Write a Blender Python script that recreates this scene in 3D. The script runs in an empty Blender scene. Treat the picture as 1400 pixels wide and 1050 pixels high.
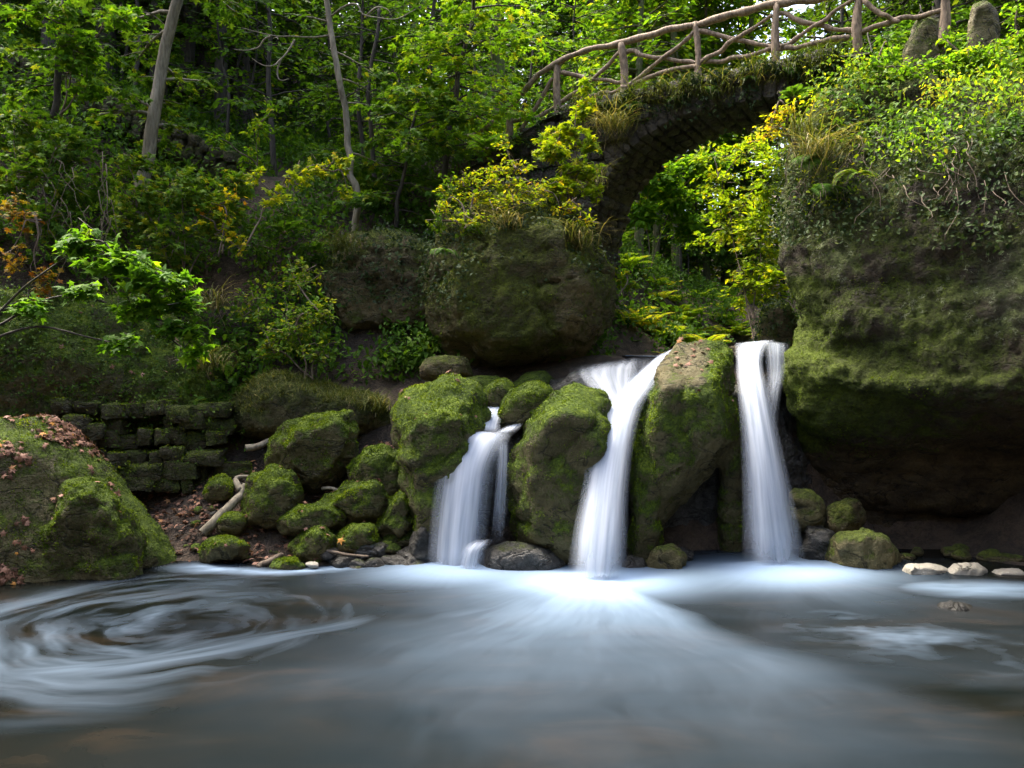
import bpy, bmesh, math, random
import numpy as np
from mathutils import Vector, Matrix

rng = np.random.default_rng(7)
random.seed(7)
C = bpy.context.scene.collection
SC = bpy.context.scene
F, H = 1089.0, 2.0


def P(px, py, D):
    """A point of the place at distance D, found from where it is seen."""
    return np.array([(px - 700.0) / F * D, D, H + (525.0 - py) / F * D])


def water_y(py):
    return H * F / (py - 525.0)


# ------------------------------------------------------------------ noise
def _hash(ix, iy, iz, seed):
    h = (ix * 374761393 + iy * 668265263 + iz * 1440662683 + seed * 974634777) & 0xFFFFFFFF
    h = ((h ^ (h >> 13)) * 1274126177) & 0xFFFFFFFF
    h = h ^ (h >> 16)
    return (h & 0xFFFF) / 32767.5 - 1.0


def vnoise(p, seed=0):
    p = np.asarray(p, float)
    i = np.floor(p).astype(np.int64)
    f = p - i
    f = f * f * f * (f * (f * 6 - 15) + 10)
    x, y, z = i[..., 0], i[..., 1], i[..., 2]
    fx, fy, fz = f[..., 0], f[..., 1], f[..., 2]
    def g(a, b, c):
        return _hash(x + a, y + b, z + c, seed)
    c00 = g(0, 0, 0) * (1 - fx) + g(1, 0, 0) * fx
    c10 = g(0, 1, 0) * (1 - fx) + g(1, 1, 0) * fx
    c01 = g(0, 0, 1) * (1 - fx) + g(1, 0, 1) * fx
    c11 = g(0, 1, 1) * (1 - fx) + g(1, 1, 1) * fx
    return (c00 * (1 - fy) + c10 * fy) * (1 - fz) + (c01 * (1 - fy) + c11 * fy) * fz


def fbm(p, octaves=4, seed=0, gain=0.5, lac=2.03):
    p = np.asarray(p, float)
    a, s, t = 1.0, 0.0, 0.0
    for o in range(octaves):
        s = s + a * vnoise(p, seed + 17 * o)
        t += a
        a *= gain
        p = p * lac + 3.7
    return s / t


def n2(x, y, octaves=3, seed=0, gain=0.5):
    return fbm(np.stack([x, y, np.zeros_like(x) + 0.37], -1), octaves, seed, gain)


def sstep(a, b, x):
    t = np.clip((x - a) / (b - a), 0, 1)
    return t * t * (3 - 2 * t)


# ------------------------------------------------------------------ objects
def link_mesh(name, V, faces, mat=None, parent=None, attrs=None, smooth=True, loc=(0, 0, 0)):
    """faces: list of int arrays (n,3) / (n,4). V in local coordinates."""
    me = bpy.data.meshes.new(name)
    V = np.asarray(V, np.float32)
    me.vertices.add(len(V))
    me.vertices.foreach_set('co', V.ravel())
    idx = np.concatenate([f.ravel() for f in faces]).astype(np.int32)
    tot = np.concatenate([np.full(len(f), f.shape[1]) for f in faces])
    start = np.concatenate([[0], np.cumsum(tot)[:-1]]).astype(np.int32)
    me.loops.add(len(idx))
    me.polygons.add(len(tot))
    me.loops.foreach_set('vertex_index', idx)
    me.polygons.foreach_set('loop_start', start)
    me.polygons.foreach_set('use_smooth', np.full(len(tot), smooth))
    if attrs:
        for k, a in attrs.items():
            at = me.attributes.new(k, 'FLOAT', 'POINT')
            at.data.foreach_set('value', np.asarray(a, np.float32))
    me.update(calc_edges=True)
    o = bpy.data.objects.new(name, me)
    o.location = loc
    if mat:
        me.materials.append(mat)
    C.objects.link(o)
    if parent:
        o.parent = parent
    return o


def tag(o, label=None, cat=None, group=None, kind=None):
    if label: o['label'] = label
    if cat: o['category'] = cat
    if group: o['group'] = group
    if kind: o['kind'] = kind
    return o


def thing(name, label, cat, loc=(0, 0, 0), group=None):
    o = bpy.data.objects.new(name, None)
    o.empty_display_size = 0.1
    o.location = loc
    C.objects.link(o)
    return tag(o, label, cat, group)


def dup(root, loc, rz, sc, label=None, group=None):
    r = root.copy()
    C.objects.link(r)
    r.location = loc
    r.rotation_euler = (0, 0, rz)
    r.scale = (sc, sc, sc) if np.isscalar(sc) else sc
    if label: r['label'] = label
    if group: r['group'] = group
    for ch in list(root.children):
        c = ch.copy()
        C.objects.link(c)
        c.parent = r
    return r


# ------------------------------------------------------------------ materials
class NT:
    def __init__(s, name):
        s.m = bpy.data.materials.new(name)
        s.m.use_nodes = True
        s.t = s.m.node_tree
        s.t.nodes.clear()
        s.out = s.t.nodes.new('ShaderNodeOutputMaterial')

    def n(s, kind, **kw):
        d = s.t.nodes.new(kind)
        for k, v in kw.items():
            if k in ('op', 'operation'): d.operation = v
            elif hasattr(d, k) and k not in d.inputs: setattr(d, k, v)
            else: d.inputs[k].default_value = v
        return d

    def l(s, a, b):
        s.t.links.new(a, b)

    def val(s, v, sock):
        if hasattr(v, 'is_output'): s.l(v, sock)
        else: sock.default_value = v

    def math(s, op, a, b=0.0, clamp=False):
        d = s.t.nodes.new('ShaderNodeMath')
        d.operation = op
        d.use_clamp = clamp
        s.val(a, d.inputs[0]); s.val(b, d.inputs[1])
        return d.outputs[0]

    def noise(s, vec, scale, detail=4, rough=0.55, dist=0.0):
        d = s.n('ShaderNodeTexNoise', Scale=scale, Detail=detail, Roughness=rough, Distortion=dist)
        s.l(vec, d.inputs['Vector'])
        return d.outputs[0]

    def vor(s, vec, scale, feature='F1'):
        d = s.t.nodes.new('ShaderNodeTexVoronoi')
        d.feature = feature
        d.inputs['Scale'].default_value = scale
        s.l(vec, d.inputs['Vector'])
        return d.outputs['Distance']

    def ramp(s, fac, stops):
        d = s.t.nodes.new('ShaderNodeValToRGB')
        e = d.color_ramp.elements
        while len(e) < len(stops): e.new(0.5)
        for i, (p, c) in enumerate(stops):
            e[i].position = p
            e[i].color = (*c, 1) if len(c) == 3 else c
        s.l(fac, d.inputs[0])
        return d.outputs[0]

    def mixc(s, fac, a, b):
        d = s.t.nodes.new('ShaderNodeMix')
        d.data_type = 'RGBA'
        s.val(fac, d.inputs[0])
        for v, k in ((a, 6), (b, 7)):
            if hasattr(v, 'is_output'): s.l(v, d.inputs[k])
            else: d.inputs[k].default_value = (*v, 1)
        return d.outputs[2]

    def maprange(s, v, a, b, c=0.0, d_=1.0, smooth=True):
        d = s.t.nodes.new('ShaderNodeMapRange')
        if smooth: d.interpolation_type = 'SMOOTHSTEP'
        s.l(v, d.inputs[0])
        for k, x in zip((1, 2, 3, 4), (a, b, c, d_)): d.inputs[k].default_value = x
        return d.outputs[0]

    def bump(s, h, strength, dist, prev=None):
        d = s.n('ShaderNodeBump', Strength=strength, Distance=dist)
        s.l(h, d.inputs['Height'])
        if prev is not None: s.l(prev, d.inputs['Normal'])
        return d.outputs[0]

    def attr(s, name):
        d = s.t.nodes.new('ShaderNodeAttribute')
        d.attribute_name = name
        return d.outputs['Fac']

    def pos(s):
        d = s.t.nodes.new('ShaderNodeNewGeometry')
        s.geo = d
        return d.outputs['Position']

    def scalevec(s, v, sc):
        d = s.t.nodes.new('ShaderNodeMapping')
        d.inputs['Scale'].default_value = sc
        s.l(v, d.inputs['Vector'])
        return d.outputs[0]


def rock_mat(name, stops, moss=0.0, slope=0.9, mossdark=(0.022, 0.032, 0.006), mossmid=(0.075, 0.105, 0.012),
             mossbright=(0.17, 0.21, 0.02), lichen=0.0, rough=0.85, strata=0.0):
    t = NT(name)
    p = t.pos()
    nz = t.n('ShaderNodeSeparateXYZ')
    t.l(t.geo.outputs['Normal'], nz.inputs[0])
    nz = nz.outputs[2]
    big = t.noise(p, 0.9, 5, 0.6)
    mid = t.noise(p, 4.5, 6, 0.62)
    fine = t.noise(p, 26, 5, 0.65)
    grain = t.noise(p, 95, 3, 0.6)
    cush = t.vor(p, 20)
    sp = t.scalevec(p, (0.7, 0.7, 5.0))
    lay = t.noise(sp, 2.2, 5, 0.6, 0.4)
    rockf = t.math('ADD', t.math('MULTIPLY', big, 0.5), t.math('ADD', t.math('MULTIPLY', mid, 0.35), t.math('MULTIPLY', fine, 0.3)))
    rockf = t.math('ADD', rockf, t.math('MULTIPLY', t.math('SUBTRACT', lay, 0.5), 0.25 + strata))
    rockf = t.math('ADD', rockf, t.math('MULTIPLY', t.math('SUBTRACT', grain, 0.5), 0.22))
    rc = t.ramp(rockf, stops)
    seam = t.math('ABSOLUTE', t.math('SUBTRACT', t.noise(t.scalevec(p, (0.9, 0.9, 1.8)), 1.7, 4, 0.55, 0.8), 0.5))
    rc = t.mixc(t.maprange(seam, 0.0, 0.018, 0.75, 0.0), rc, (0.006, 0.005, 0.003))
    # moss: on what faces up, in patches
    m = t.math('MULTIPLY', nz, slope)
    m = t.math('ADD', m, t.math('MULTIPLY', t.math('SUBTRACT', mid, 0.5), 1.5))
    m = t.math('ADD', m, t.math('MULTIPLY', t.math('SUBTRACT', big, 0.5), 1.3))
    m = t.math('ADD', m, t.math('MULTIPLY', t.math('SUBTRACT', fine, 0.5), 0.9))
    m = t.math('ADD', m, t.attr('moss'))
    m = t.math('ADD', m, moss)
    mf = t.maprange(m, 0.2, 0.75)
    tone = t.math('ADD', t.math('MULTIPLY', fine, 0.55), t.math('MULTIPLY', grain, 0.5))
    tone = t.math('ADD', tone, t.math('MULTIPLY', t.math('SUBTRACT', mid, 0.5), 0.5))
    tone = t.math('ADD', tone, t.math('MULTIPLY', t.math('SUBTRACT', m, 0.9), 0.12))
    mc = t.ramp(tone, [(0.30, mossdark), (0.52, mossmid), (0.78, mossbright)])
    col = t.mixc(mf, rc, mc)
    if lichen > 0:
        v = t.n('ShaderNodeTexVoronoi', Scale=7.0)
        dv = t.noise(p, 9, 3)
        vv = t.n('ShaderNodeVectorMath', op='ADD')
        t.l(p, vv.inputs[0]); t.l(dv, vv.inputs[1])
        t.l(vv.outputs[0], v.inputs['Vector'])
        sp_ = t.maprange(v.outputs['Distance'], 0.30, 0.18)
        zone = t.maprange(t.math('ADD', t.noise(p, 1.1, 3), t.attr('lichen')), 0.95, 1.25)
        lf = t.math('MULTIPLY', t.math('MULTIPLY', sp_, zone), lichen)
        lf2 = t.math('MULTIPLY', t.maprange(t.math('ADD', mid, t.attr('lichen')), 1.1, 1.5), 0.22)
        col = t.mixc(t.math('MAXIMUM', lf, lf2), col, t.mixc(fine, (0.12, 0.135, 0.07), (0.33, 0.37, 0.21)))
    b = t.n('ShaderNodeBsdfPrincipled', Roughness=rough)
    t.l(col, b.inputs['Base Color'])
    t.l(t.maprange(mf, 0, 1, rough - 0.15, 0.95), b.inputs['Roughness'])
    b.inputs['Specular IOR Level'].default_value = 0.3
    hr = t.math('ADD', t.math('MULTIPLY', mid, 0.6), t.math('ADD', t.math('MULTIPLY', grain, 0.12), t.maprange(seam, 0.0, 0.03, -0.25, 0.0)))
    hr = t.math('ADD', hr, t.math('ADD', t.math('MULTIPLY', fine, 0.35), t.math('MULTIPLY', lay, 0.4)))
    n1 = t.bump(hr, 0.9, 0.06)
    hm = t.math('ADD', t.math('MULTIPLY', grain, 0.6), t.math('ADD', t.math('MULTIPLY', fine, 0.9), t.math('MULTIPLY', cush, -0.7)))
    hm = t.math('MULTIPLY', hm, t.math('ADD', mf, 0.25))
    n2_ = t.bump(hm, 0.9, 0.03, n1)
    t.l(n2_, b.inputs['Normal'])
    t.l(b.outputs[0], t.out.inputs[0])
    return t.m


def leaf_mat(name, stops, trans=0.45, rough=0.6):
    t = NT(name)
    col = t.ramp(t.attr('tone'), stops)
    p = t.pos()
    v = t.maprange(t.noise(p, 35, 2), 0.3, 0.7, 0.75, 1.2, False)
    mul = t.n('ShaderNodeVectorMath', op='SCALE')
    t.l(col, mul.inputs[0]); t.l(v, mul.inputs['Scale'])
    col = mul.outputs[0]
    b = t.n('ShaderNodeBsdfPrincipled', Roughness=rough)
    b.inputs['Specular IOR Level'].default_value = 0.15
    t.l(col, b.inputs['Base Color'])
    tr = t.n('ShaderNodeBsdfTranslucent')
    g = t.n('ShaderNodeVectorMath', op='MULTIPLY')
    g.inputs[1].default_value = (1.3, 1.25, 0.5)
    t.l(col, g.inputs[0]); t.l(g.outputs[0], tr.inputs[0])
    mx = t.n('ShaderNodeMixShader')
    mx.inputs[0].default_value = trans
    t.l(b.outputs[0], mx.inputs[1]); t.l(tr.outputs[0], mx.inputs[2])
    t.l(mx.outputs[0], t.out.inputs[0])
    return t.m


def bark_mat(name, a, b_, moss=0.0, scale=(9, 9, 1.6)):
    t = NT(name)
    p = t.pos()
    s = t.scalevec(p, scale)
    f = t.noise(s, 2.0, 6, 0.65, 0.6)
    g = t.noise(p, 3.0, 4)
    col = t.mixc(t.maprange(f, 0.3, 0.7), a, b_)
    mf = t.maprange(t.math('ADD', g, moss), 0.62, 0.85)
    col = t.mixc(mf, col, (0.06, 0.085, 0.015))
    b = t.n('ShaderNodeBsdfPrincipled', Roughness=0.85)
    t.l(col, b.inputs['Base Color'])
    t.l(t.bump(f, 0.7, 0.02), b.inputs['Normal'])
    t.l(b.outputs[0], t.out.inputs[0])
    return t.m


M = {}
GREY = [(0.30, (0.018, 0.016, 0.005)), (0.5, (0.066, 0.057, 0.020)), (0.74, (0.20, 0.17, 0.08))]
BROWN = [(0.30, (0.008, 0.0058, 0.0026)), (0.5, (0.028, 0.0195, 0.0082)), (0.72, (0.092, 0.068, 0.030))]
WET = [(0.30, (0.010, 0.010, 0.008)), (0.55, (0.032, 0.031, 0.026)), (0.78, (0.12, 0.12, 0.11))]
M['boulder'] = rock_mat('mossy_boulder_rock', GREY, moss=0.05)
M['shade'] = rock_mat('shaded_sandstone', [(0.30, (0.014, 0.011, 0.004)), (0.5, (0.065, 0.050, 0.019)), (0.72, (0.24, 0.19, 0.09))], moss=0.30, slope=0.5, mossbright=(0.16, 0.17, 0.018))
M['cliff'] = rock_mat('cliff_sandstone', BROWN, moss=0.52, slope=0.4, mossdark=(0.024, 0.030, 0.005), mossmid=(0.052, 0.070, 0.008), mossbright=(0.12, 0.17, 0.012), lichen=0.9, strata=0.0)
M['fallrock'] = rock_mat('falls_rock', GREY, moss=0.44, slope=0.8, mossdark=(0.018, 0.032, 0.004), mossmid=(0.064, 0.108, 0.008), mossbright=(0.20, 0.28, 0.012))
M['tan'] = rock_mat('tan_sandstone', [(0.30, (0.030, 0.024, 0.009)), (0.5, (0.12, 0.095, 0.040)), (0.72, (0.32, 0.27, 0.14))], moss=0.62, slope=0.45, mossmid=(0.075, 0.085, 0.012), mossbright=(0.16, 0.20, 0.016))
M['mossy'] = rock_mat('deep_moss_rock', GREY, moss=0.32, slope=0.85, mossdark=(0.018, 0.032, 0.004), mossmid=(0.068, 0.112, 0.008), mossbright=(0.18, 0.25, 0.012))
M['wet'] = rock_mat('wet_rock', WET, moss=-0.35, slope=0.6, rough=0.45)
M['black'] = rock_mat('dark_wet_rock', [(0.3, (0.006, 0.006, 0.005)), (0.55, (0.014, 0.014, 0.012)), (0.78, (0.035, 0.035, 0.03))], moss=-0.9, rough=0.4)
M['wall'] = rock_mat('wall_stone', [(0.30, (0.012, 0.011, 0.004)), (0.5, (0.042, 0.037, 0.015)), (0.74, (0.12, 0.10, 0.05))], moss=0.38, slope=0.5, mossmid=(0.05, 0.068, 0.010), mossbright=(0.13, 0.16, 0.016))
M['pale'] = rock_mat('pale_stone', [(0.3, (0.16, 0.15, 0.11)), (0.6, (0.33, 0.31, 0.25)), (0.8, (0.5, 0.48, 0.42))], moss=-0.9)
M['arch'] = rock_mat('bridge_stone', [(0.3, (0.012, 0.011, 0.009)), (0.55, (0.05, 0.044, 0.033)), (0.8, (0.15, 0.13, 0.10))], moss=-0.25, slope=0.8)
M['turf'] = rock_mat('turf_bank', GREY, moss=0.5, slope=0.7, mossmid=(0.06, 0.075, 0.016), mossbright=(0.14, 0.15, 0.035))

t = NT('forest_floor')
p = t.pos()
a = t.noise(p, 1.3, 5); b_ = t.noise(p, 9, 6, 0.65); c_ = t.noise(p, 40, 4)
f_ = t.math('ADD', t.math('MULTIPLY', a, 0.4), t.math('ADD', t.math('MULTIPLY', b_, 0.4), t.math('MULTIPLY', c_, 0.25)))
col = t.ramp(f_, [(0.38, (0.010, 0.008, 0.005)), (0.5, (0.034, 0.024, 0.014)), (0.62, (0.085, 0.058, 0.036)), (0.75, (0.05, 0.06, 0.015))])
b = t.n('ShaderNodeBsdfPrincipled', Roughness=0.95)
t.l(col, b.inputs['Base Color'])
t.l(t.bump(t.math('ADD', b_, c_), 0.9, 0.06), b.inputs['Normal'])
t.l(b.outputs[0], t.out.inputs[0])
M['ground'] = t.m

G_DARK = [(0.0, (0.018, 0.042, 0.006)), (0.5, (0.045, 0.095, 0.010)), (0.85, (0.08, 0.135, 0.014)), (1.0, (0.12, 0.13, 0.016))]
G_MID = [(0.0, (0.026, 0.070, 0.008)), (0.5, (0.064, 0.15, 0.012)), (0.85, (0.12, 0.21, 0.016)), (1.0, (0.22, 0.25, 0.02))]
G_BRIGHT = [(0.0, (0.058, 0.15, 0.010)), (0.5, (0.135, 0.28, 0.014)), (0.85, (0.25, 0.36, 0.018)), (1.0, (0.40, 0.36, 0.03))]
G_YELLOW = [(0.0, (0.14, 0.24, 0.010)), (0.4, (0.32, 0.38, 0.014)), (0.75, (0.55, 0.40, 0.016)), (1.0, (0.56, 0.24, 0.018))]
G_AUTUMN = [(0.0, (0.10, 0.11, 0.012)), (0.4, (0.24, 0.17, 0.018)), (0.75, (0.30, 0.11, 0.016)), (1.0, (0.26, 0.07, 0.016))]
G_IVY = [(0.0, (0.010, 0.024, 0.008)), (0.5, (0.026, 0.050, 0.014)), (0.85, (0.055, 0.085, 0.022)), (1.0, (0.11, 0.13, 0.03))]
M['leaf_dark'] = leaf_mat('leaf_dark', G_DARK)
M['leaf_mid'] = leaf_mat('leaf_mid', G_MID)
M['leaf_bright'] = leaf_mat('leaf_bright', G_BRIGHT, 0.55)
M['leaf_yellow'] = leaf_mat('leaf_yellow', G_YELLOW, 0.55)
M['leaf_autumn'] = leaf_mat('leaf_autumn', G_AUTUMN, 0.4)
M['leaf_ivy'] = leaf_mat('leaf_ivy', G_IVY, 0.25, 0.6)
M['grass'] = leaf_mat('grass_blade', [(0.0, (0.030, 0.048, 0.010)), (0.5, (0.075, 0.10, 0.018)), (0.8, (0.15, 0.15, 0.04)), (1.0, (0.27, 0.22, 0.10))], 0.3)
M['litter'] = leaf_mat('fallen_leaf', [(0.0, (0.05, 0.025, 0.014)), (0.4, (0.15, 0.075, 0.045)), (0.8, (0.30, 0.17, 0.12)), (1.0, (0.34, 0.16, 0.03))], 0.1, 0.6)
M['bark_dark'] = bark_mat('bark_dark', (0.016, 0.013, 0.009), (0.060, 0.050, 0.034), 0.02)
M['bark_pale'] = bark_mat('bark_pale', (0.10, 0.085, 0.055), (0.26, 0.23, 0.16), -0.02)
M['bark_moss'] = bark_mat('bark_moss', (0.045, 0.042, 0.02), (0.15, 0.14, 0.06), 0.2)
M['rail'] = bark_mat('peeled_wood', (0.085, 0.060, 0.038), (0.29, 0.215, 0.14), -0.35, (12, 12, 4))
M['root'] = bark_mat('root_wood', (0.06, 0.042, 0.026), (0.17, 0.13, 0.09), -0.4)

# ------------------------------------------------------------------ ground
CP = []
def cp(*a): CP.append(a)
for x in (-4.2, -2, 0, 2.2, 4.4):
    for y in (0, 3, 6, 7.6): cp(x, y, -0.7)
for x in (-1, 0.2, 1.5, 2.8, 3.8): cp(x, 9.5, -0.35)
for x in (-1, 0.2): cp(x, 10.4, 1.5)
for x in (1.5, 2.8, 3.6): cp(x, 10.55, 2.1)
for q in ((0.3, 11, 2.05), (2, 11, 2.2), (4.5, 11.2, 2.2), (2.3, 13, 2.28), (4.5, 13, 2.28), (4.2, 16, 2.4), (7, 16, 2.5), (7, 22, 2.9), (10, 30, 3.6), (15, 45, 5)): cp(*q)
for q in ((-6.2, 7, 0.7), (-7, 5, 1.0), (-7.5, 2, 1.6), (-7, -3, 2), (7, 6, 1.6), (7, 2, 1.8), (7, -3, 2), (0, -5, -0.5), (3, -6, -0.4), (-3, -6, -0.2), (0, -10, 1),
          (0, -15, 6), (-13, -5, 8), (13, -5, 8), (13, 4, 8.5), (-13, 3, 8.5), (0, -28, 16), (-26, -5, 20), (26, -5, 20), (-25, -28, 24), (25, -28, 24), (5, 7.5, -0.4), (3.7, 9.0, 0.0), (4.5, 8.9, 0.03), (5.5, 8.9, 0.06), (6.3, 8.7, 0.1), (4.6, 10.2, 0.15), (5.8, 10.2, 0.2), (8.2, 9.5, 3)): cp(*q)
for q in ((250, 772, 8.9), (330, 772, 8.9), (420, 774, 8.8), (560, 776, 8.7), (270, 700, 9.6), (420, 705, 9.6), (280, 655, 10.2), (420, 640, 10.4), (550, 640, 9.9),
          (200, 700, 9.9), (100, 680, 10), (330, 605, 10.8), (430, 565, 11), (520, 548, 11.1), (600, 522, 11.4), (700, 516, 11.4),
          (290, 480, 11.6), (100, 500, 11.2), (0, 470, 10.4), (-150, 440, 9.2), (340, 390, 12.6), (250, 310, 13.2), (120, 205, 13.5), (0, 135, 13.4), (330, 245, 15),
          (230, 200, 14.8), (100, 130, 14.6), (0, 88, 14.4), (0, 84, 15.8), (120, 128, 16), (330, 236, 16.4), (500, 312, 13.6), (600, 296, 14.2), (430, 335, 13.2), (430, 480, 12), (520, 505, 12),
          (600, 262, 18), (700, 200, 15.5), (700, 215, 18.5), (660, 196, 14.6), (760, 200, 17),
          (870, 440, 15.5), (900, 400, 18.5), (860, 360, 20), (950, 396, 22), (1060, 440, 16.5), (1090, 400, 20), (1000, 470, 13.8), (830, 480, 13.2)): cp(*P(*q))
for q in ((6.3, 12.6, 5.2), (7.5, 10.5, 5.4), (9.5, 14, 7.2), (9.5, 20, 5.2), (14, 22, 9), (13, 12, 9), (20, 10, 15), (26, 25, 17)): cp(*q)
for q in ((-16, 16, 10.5), (-10, 22, 10.5), (-4, 24, 8.2), (1, 24, 6.6), (4.5, 26, 5.6), (-18, 34, 19), (-8, 35, 15), (0, 36, 11), (8, 38, 6.2), (18, 38, 11), (-25, 20, 17),
          (-30, 60, 31), (-10, 60, 27), (5, 62, 19), (14, 64, 14), (25, 60, 20), (45, 60, 30), (-45, 30, 30), (-45, 60, 38), (45, 30, 28), (-45, -28, 34), (45, -28, 34), (-45, 5, 30), (45, 5, 28)): cp(*q)
CPA = np.array(CP, float)
_d = np.hypot(CPA[:, None, 0] - CPA[None, :, 0], CPA[:, None, 1] - CPA[None, :, 1])
_n = len(CPA)
_A = np.zeros((_n + 1, _n + 1))
_A[:_n, :_n] = _d - 0.05 * np.eye(_n)
_A[:_n, _n] = 1
_A[_n, :_n] = 1
_w = np.linalg.solve(_A, np.concatenate([CPA[:, 2], [0]]))


def ground_z(x, y):
    x = np.asarray(x, float); y = np.asarray(y, float)
    sh = x.shape
    x = x.ravel(); y = y.ravel()
    out = np.empty(len(x))
    for i in range(0, len(x), 20000):
        d = np.hypot(x[i:i + 20000, None] - CPA[None, :, 0], y[i:i + 20000, None] - CPA[None, :, 1])
        out[i:i + 20000] = d @ _w[:_n] + _w[_n]
    out += 0.14 * n2(x * 0.9, y * 0.9, 4, 3) * sstep(7.5, 10, np.abs(y) + np.abs(x) * 0.6)
    return out.reshape(sh)


def gz(x, y): return float(ground_z(np.array([x]), np.array([y]))[0])


gx = np.concatenate([np.arange(-45, -11, 1.2), np.arange(-11, 11, 0.11), np.arange(11, 45.5, 1.2)])
gy = np.concatenate([np.arange(-30, 6, 1.2), np.arange(6, 20, 0.11), np.arange(20, 66, 0.8)])


def grid_faces(nx, ny):
    i = np.arange(nx - 1)[None, :] + nx * np.arange(ny - 1)[:, None]
    i = i.ravel()
    return np.stack([i, i + 1, i + 1 + nx, i + nx], 1)


X, Y = np.meshgrid(gx, gy)
Z = ground_z(X, Y)
Z += 0.05 * n2(X * 4, Y * 4, 3, 9) * (Z > 0)
g = link_mesh('ground', np.stack([X, Y, Z], -1).reshape(-1, 3), [grid_faces(len(gx), len(gy))], M['ground'])
tag(g, 'brown earth floor and wooded slopes around the pool', kind='structure')

# ------------------------------------------------------------------ pool water
t = NT('pool_water')
p = t.pos()
foam = t.attr('foam')
depthn = t.noise(t.scalevec(p, (0.55, 1.3, 1.0)), 1.4, 5, 0.6, 0.6)
wc = t.ramp(depthn, [(0.35, (0.0028, 0.0040, 0.0034)), (0.55, (0.0050, 0.0052, 0.0036)), (0.72, (0.0125, 0.0095, 0.0055))])
b = t.n('ShaderNodeBsdfPrincipled', Roughness=0.2)
b.inputs['Specular IOR Level'].default_value = 0.025
b.inputs['IOR'].default_value = 1.33
t.l(wc, b.inputs['Base Color'])
st = t.noise(t.scalevec(p, (1.2, 0.5, 1)), 2.5, 3, 0.5, 0.5)
t.l(t.bump(st, 0.12, 0.03), b.inputs['Normal'])
fb = t.n('ShaderNodeBsdfPrincipled', Roughness=0.7)
fb.inputs['Base Color'].default_value = (0.31, 0.44, 0.60, 1)
fb.inputs['Specular IOR Level'].default_value = 0.2
mx = t.n('ShaderNodeMixShader')
t.l(foam, mx.inputs[0]); t.l(b.outputs[0], mx.inputs[1]); t.l(fb.outputs[0], mx.inputs[2])
t.l(mx.outputs[0], t.out.inputs[0])
M['water'] = t.m

SPL = [(-0.55, 8.55), (0.84, 7.95), (2.92, 8.55)]
wx = np.concatenate([np.arange(-14, -6, 0.5), np.arange(-6, 6.01, 0.022), np.arange(6.3, 14, 0.5)])
wy = np.concatenate([np.arange(-9, 3.6, 0.3), np.arange(3.6, 9.7, 0.016)])
X, Y = np.meshgrid(wx, wy)


def fan(cx, cy, a0, a1, fade, core, sharp0=0.25, sharp1=0.12, seed=1, streak=9.0):
    wob_ = 0.09 * np.hypot(X - cx, Y - cy)
    dx, dy = X - cx + wob_ * n2(X * 1.1, Y * 1.1, 3, seed + 20), Y - cy
    r = np.hypot(dx, dy) + 1e-4
    an = np.arctan2(dx, -dy)                         # 0 = towards -Y
    w = sstep(a0 - sharp0, a0 + sharp0, an) * (1 - sstep(a1 - sharp1, a1 + sharp1, an))
    s = n2(an * streak + 0.4 * n2(X, Y, 2, seed + 40), r * 0.4, 4, seed, 0.6) * 0.5 + 0.5
    s2 = n2(an * streak * 3.5, r * 0.9, 3, seed + 5) * 0.5 + 0.5
    body = np.exp(-(r / fade) ** 1.25) * w * (0.62 + 0.48 * s) * (0.85 + 0.25 * s2) * (0.8 + 0.5 * n2(X * 0.9 + 3 * s, Y * 1.3, 3, seed + 8))
    hot = np.exp(-((dx / (core * 1.6)) ** 2 + ((dy + 0.25) / core) ** 2))
    return body, hot


foam = np.zeros_like(X)
b2, h2 = fan(0.84, 8.35, -0.74, 0.43, 1.6, 0.50, 0.42, 0.13, 1, 5)
b3, h3 = fan(2.90, 8.75, -1.0, 1.15, 0.78, 0.55, 0.3, 0.3, 11, 5)
b1, h1 = fan(-0.6, 8.75, -1.75, 0.8, 0.7, 0.45, 0.3, 0.3, 21, 5)
b2l, _ = fan(0.84, 8.25, -1.3, 0.2, 1.05, 0.5, 0.4, 0.3, 3, 4)
foam = np.maximum(np.maximum(b2 * 0.9, b2l * 0.75), np.maximum(b3 * 0.6, b1 * 0.45))
foam = 1 - (1 - foam) * (1 - 0.97 * h2) * (1 - 0.7 * h3) * (1 - 0.55 * h1)
# eddy on the left
ex, ey = -2.75, 6.75
dx, dy = X - ex, (Y - ey) * 1.1
r = np.hypot(dx, dy); an = np.arctan2(dy, dx)
r = np.maximum(r + 0.34 * n2(X * 1.0, Y * 1.0, 3, 36), 0.01)
ph = an + 1.5 * np.log(r + 0.25)
cs, sn = np.cos(ph), np.sin(ph)
sp = fbm(np.stack([cs * 1.3, sn * 1.3, r * 5.0], -1), 5, 31, 0.6) * 0.5 + 0.5
sp2 = fbm(np.stack([cs * 3.0 + 9, sn * 3.0, r * 17], -1), 3, 33, 0.6) * 0.5 + 0.5
ring = sstep(0.0, 0.6, r) * (1 - sstep(1.15, 1.9, r))
arm = ring * np.clip((sp - 0.33) * 1.9, 0, 1) * (0.5 + 0.7 * sp2) * 0.19 * (0.55 + 0.6 * sstep(-0.3, 0.9, -np.cos(an - 0.6) + 0.5 * n2(X * .9, Y * .9, 2, 35)))
yc = 5.6 + 0.36 * (X + 3.07) + 0.15 * (X + 3.07) ** 2 + 0.08 * n2(X * 1.5, Y * 1.5, 2, 42)
tail = np.exp(-(((Y - yc) / (0.24 - 0.05 * (X + 3.07))) ** 2)) * sstep(-4.6, -2.4, X) * (1 - sstep(-1.5, -1.0, X))
tail *= 0.28 * (0.6 + 0.7 * n2(X * 1.2, (Y - yc) * 8, 3, 41))
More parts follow.
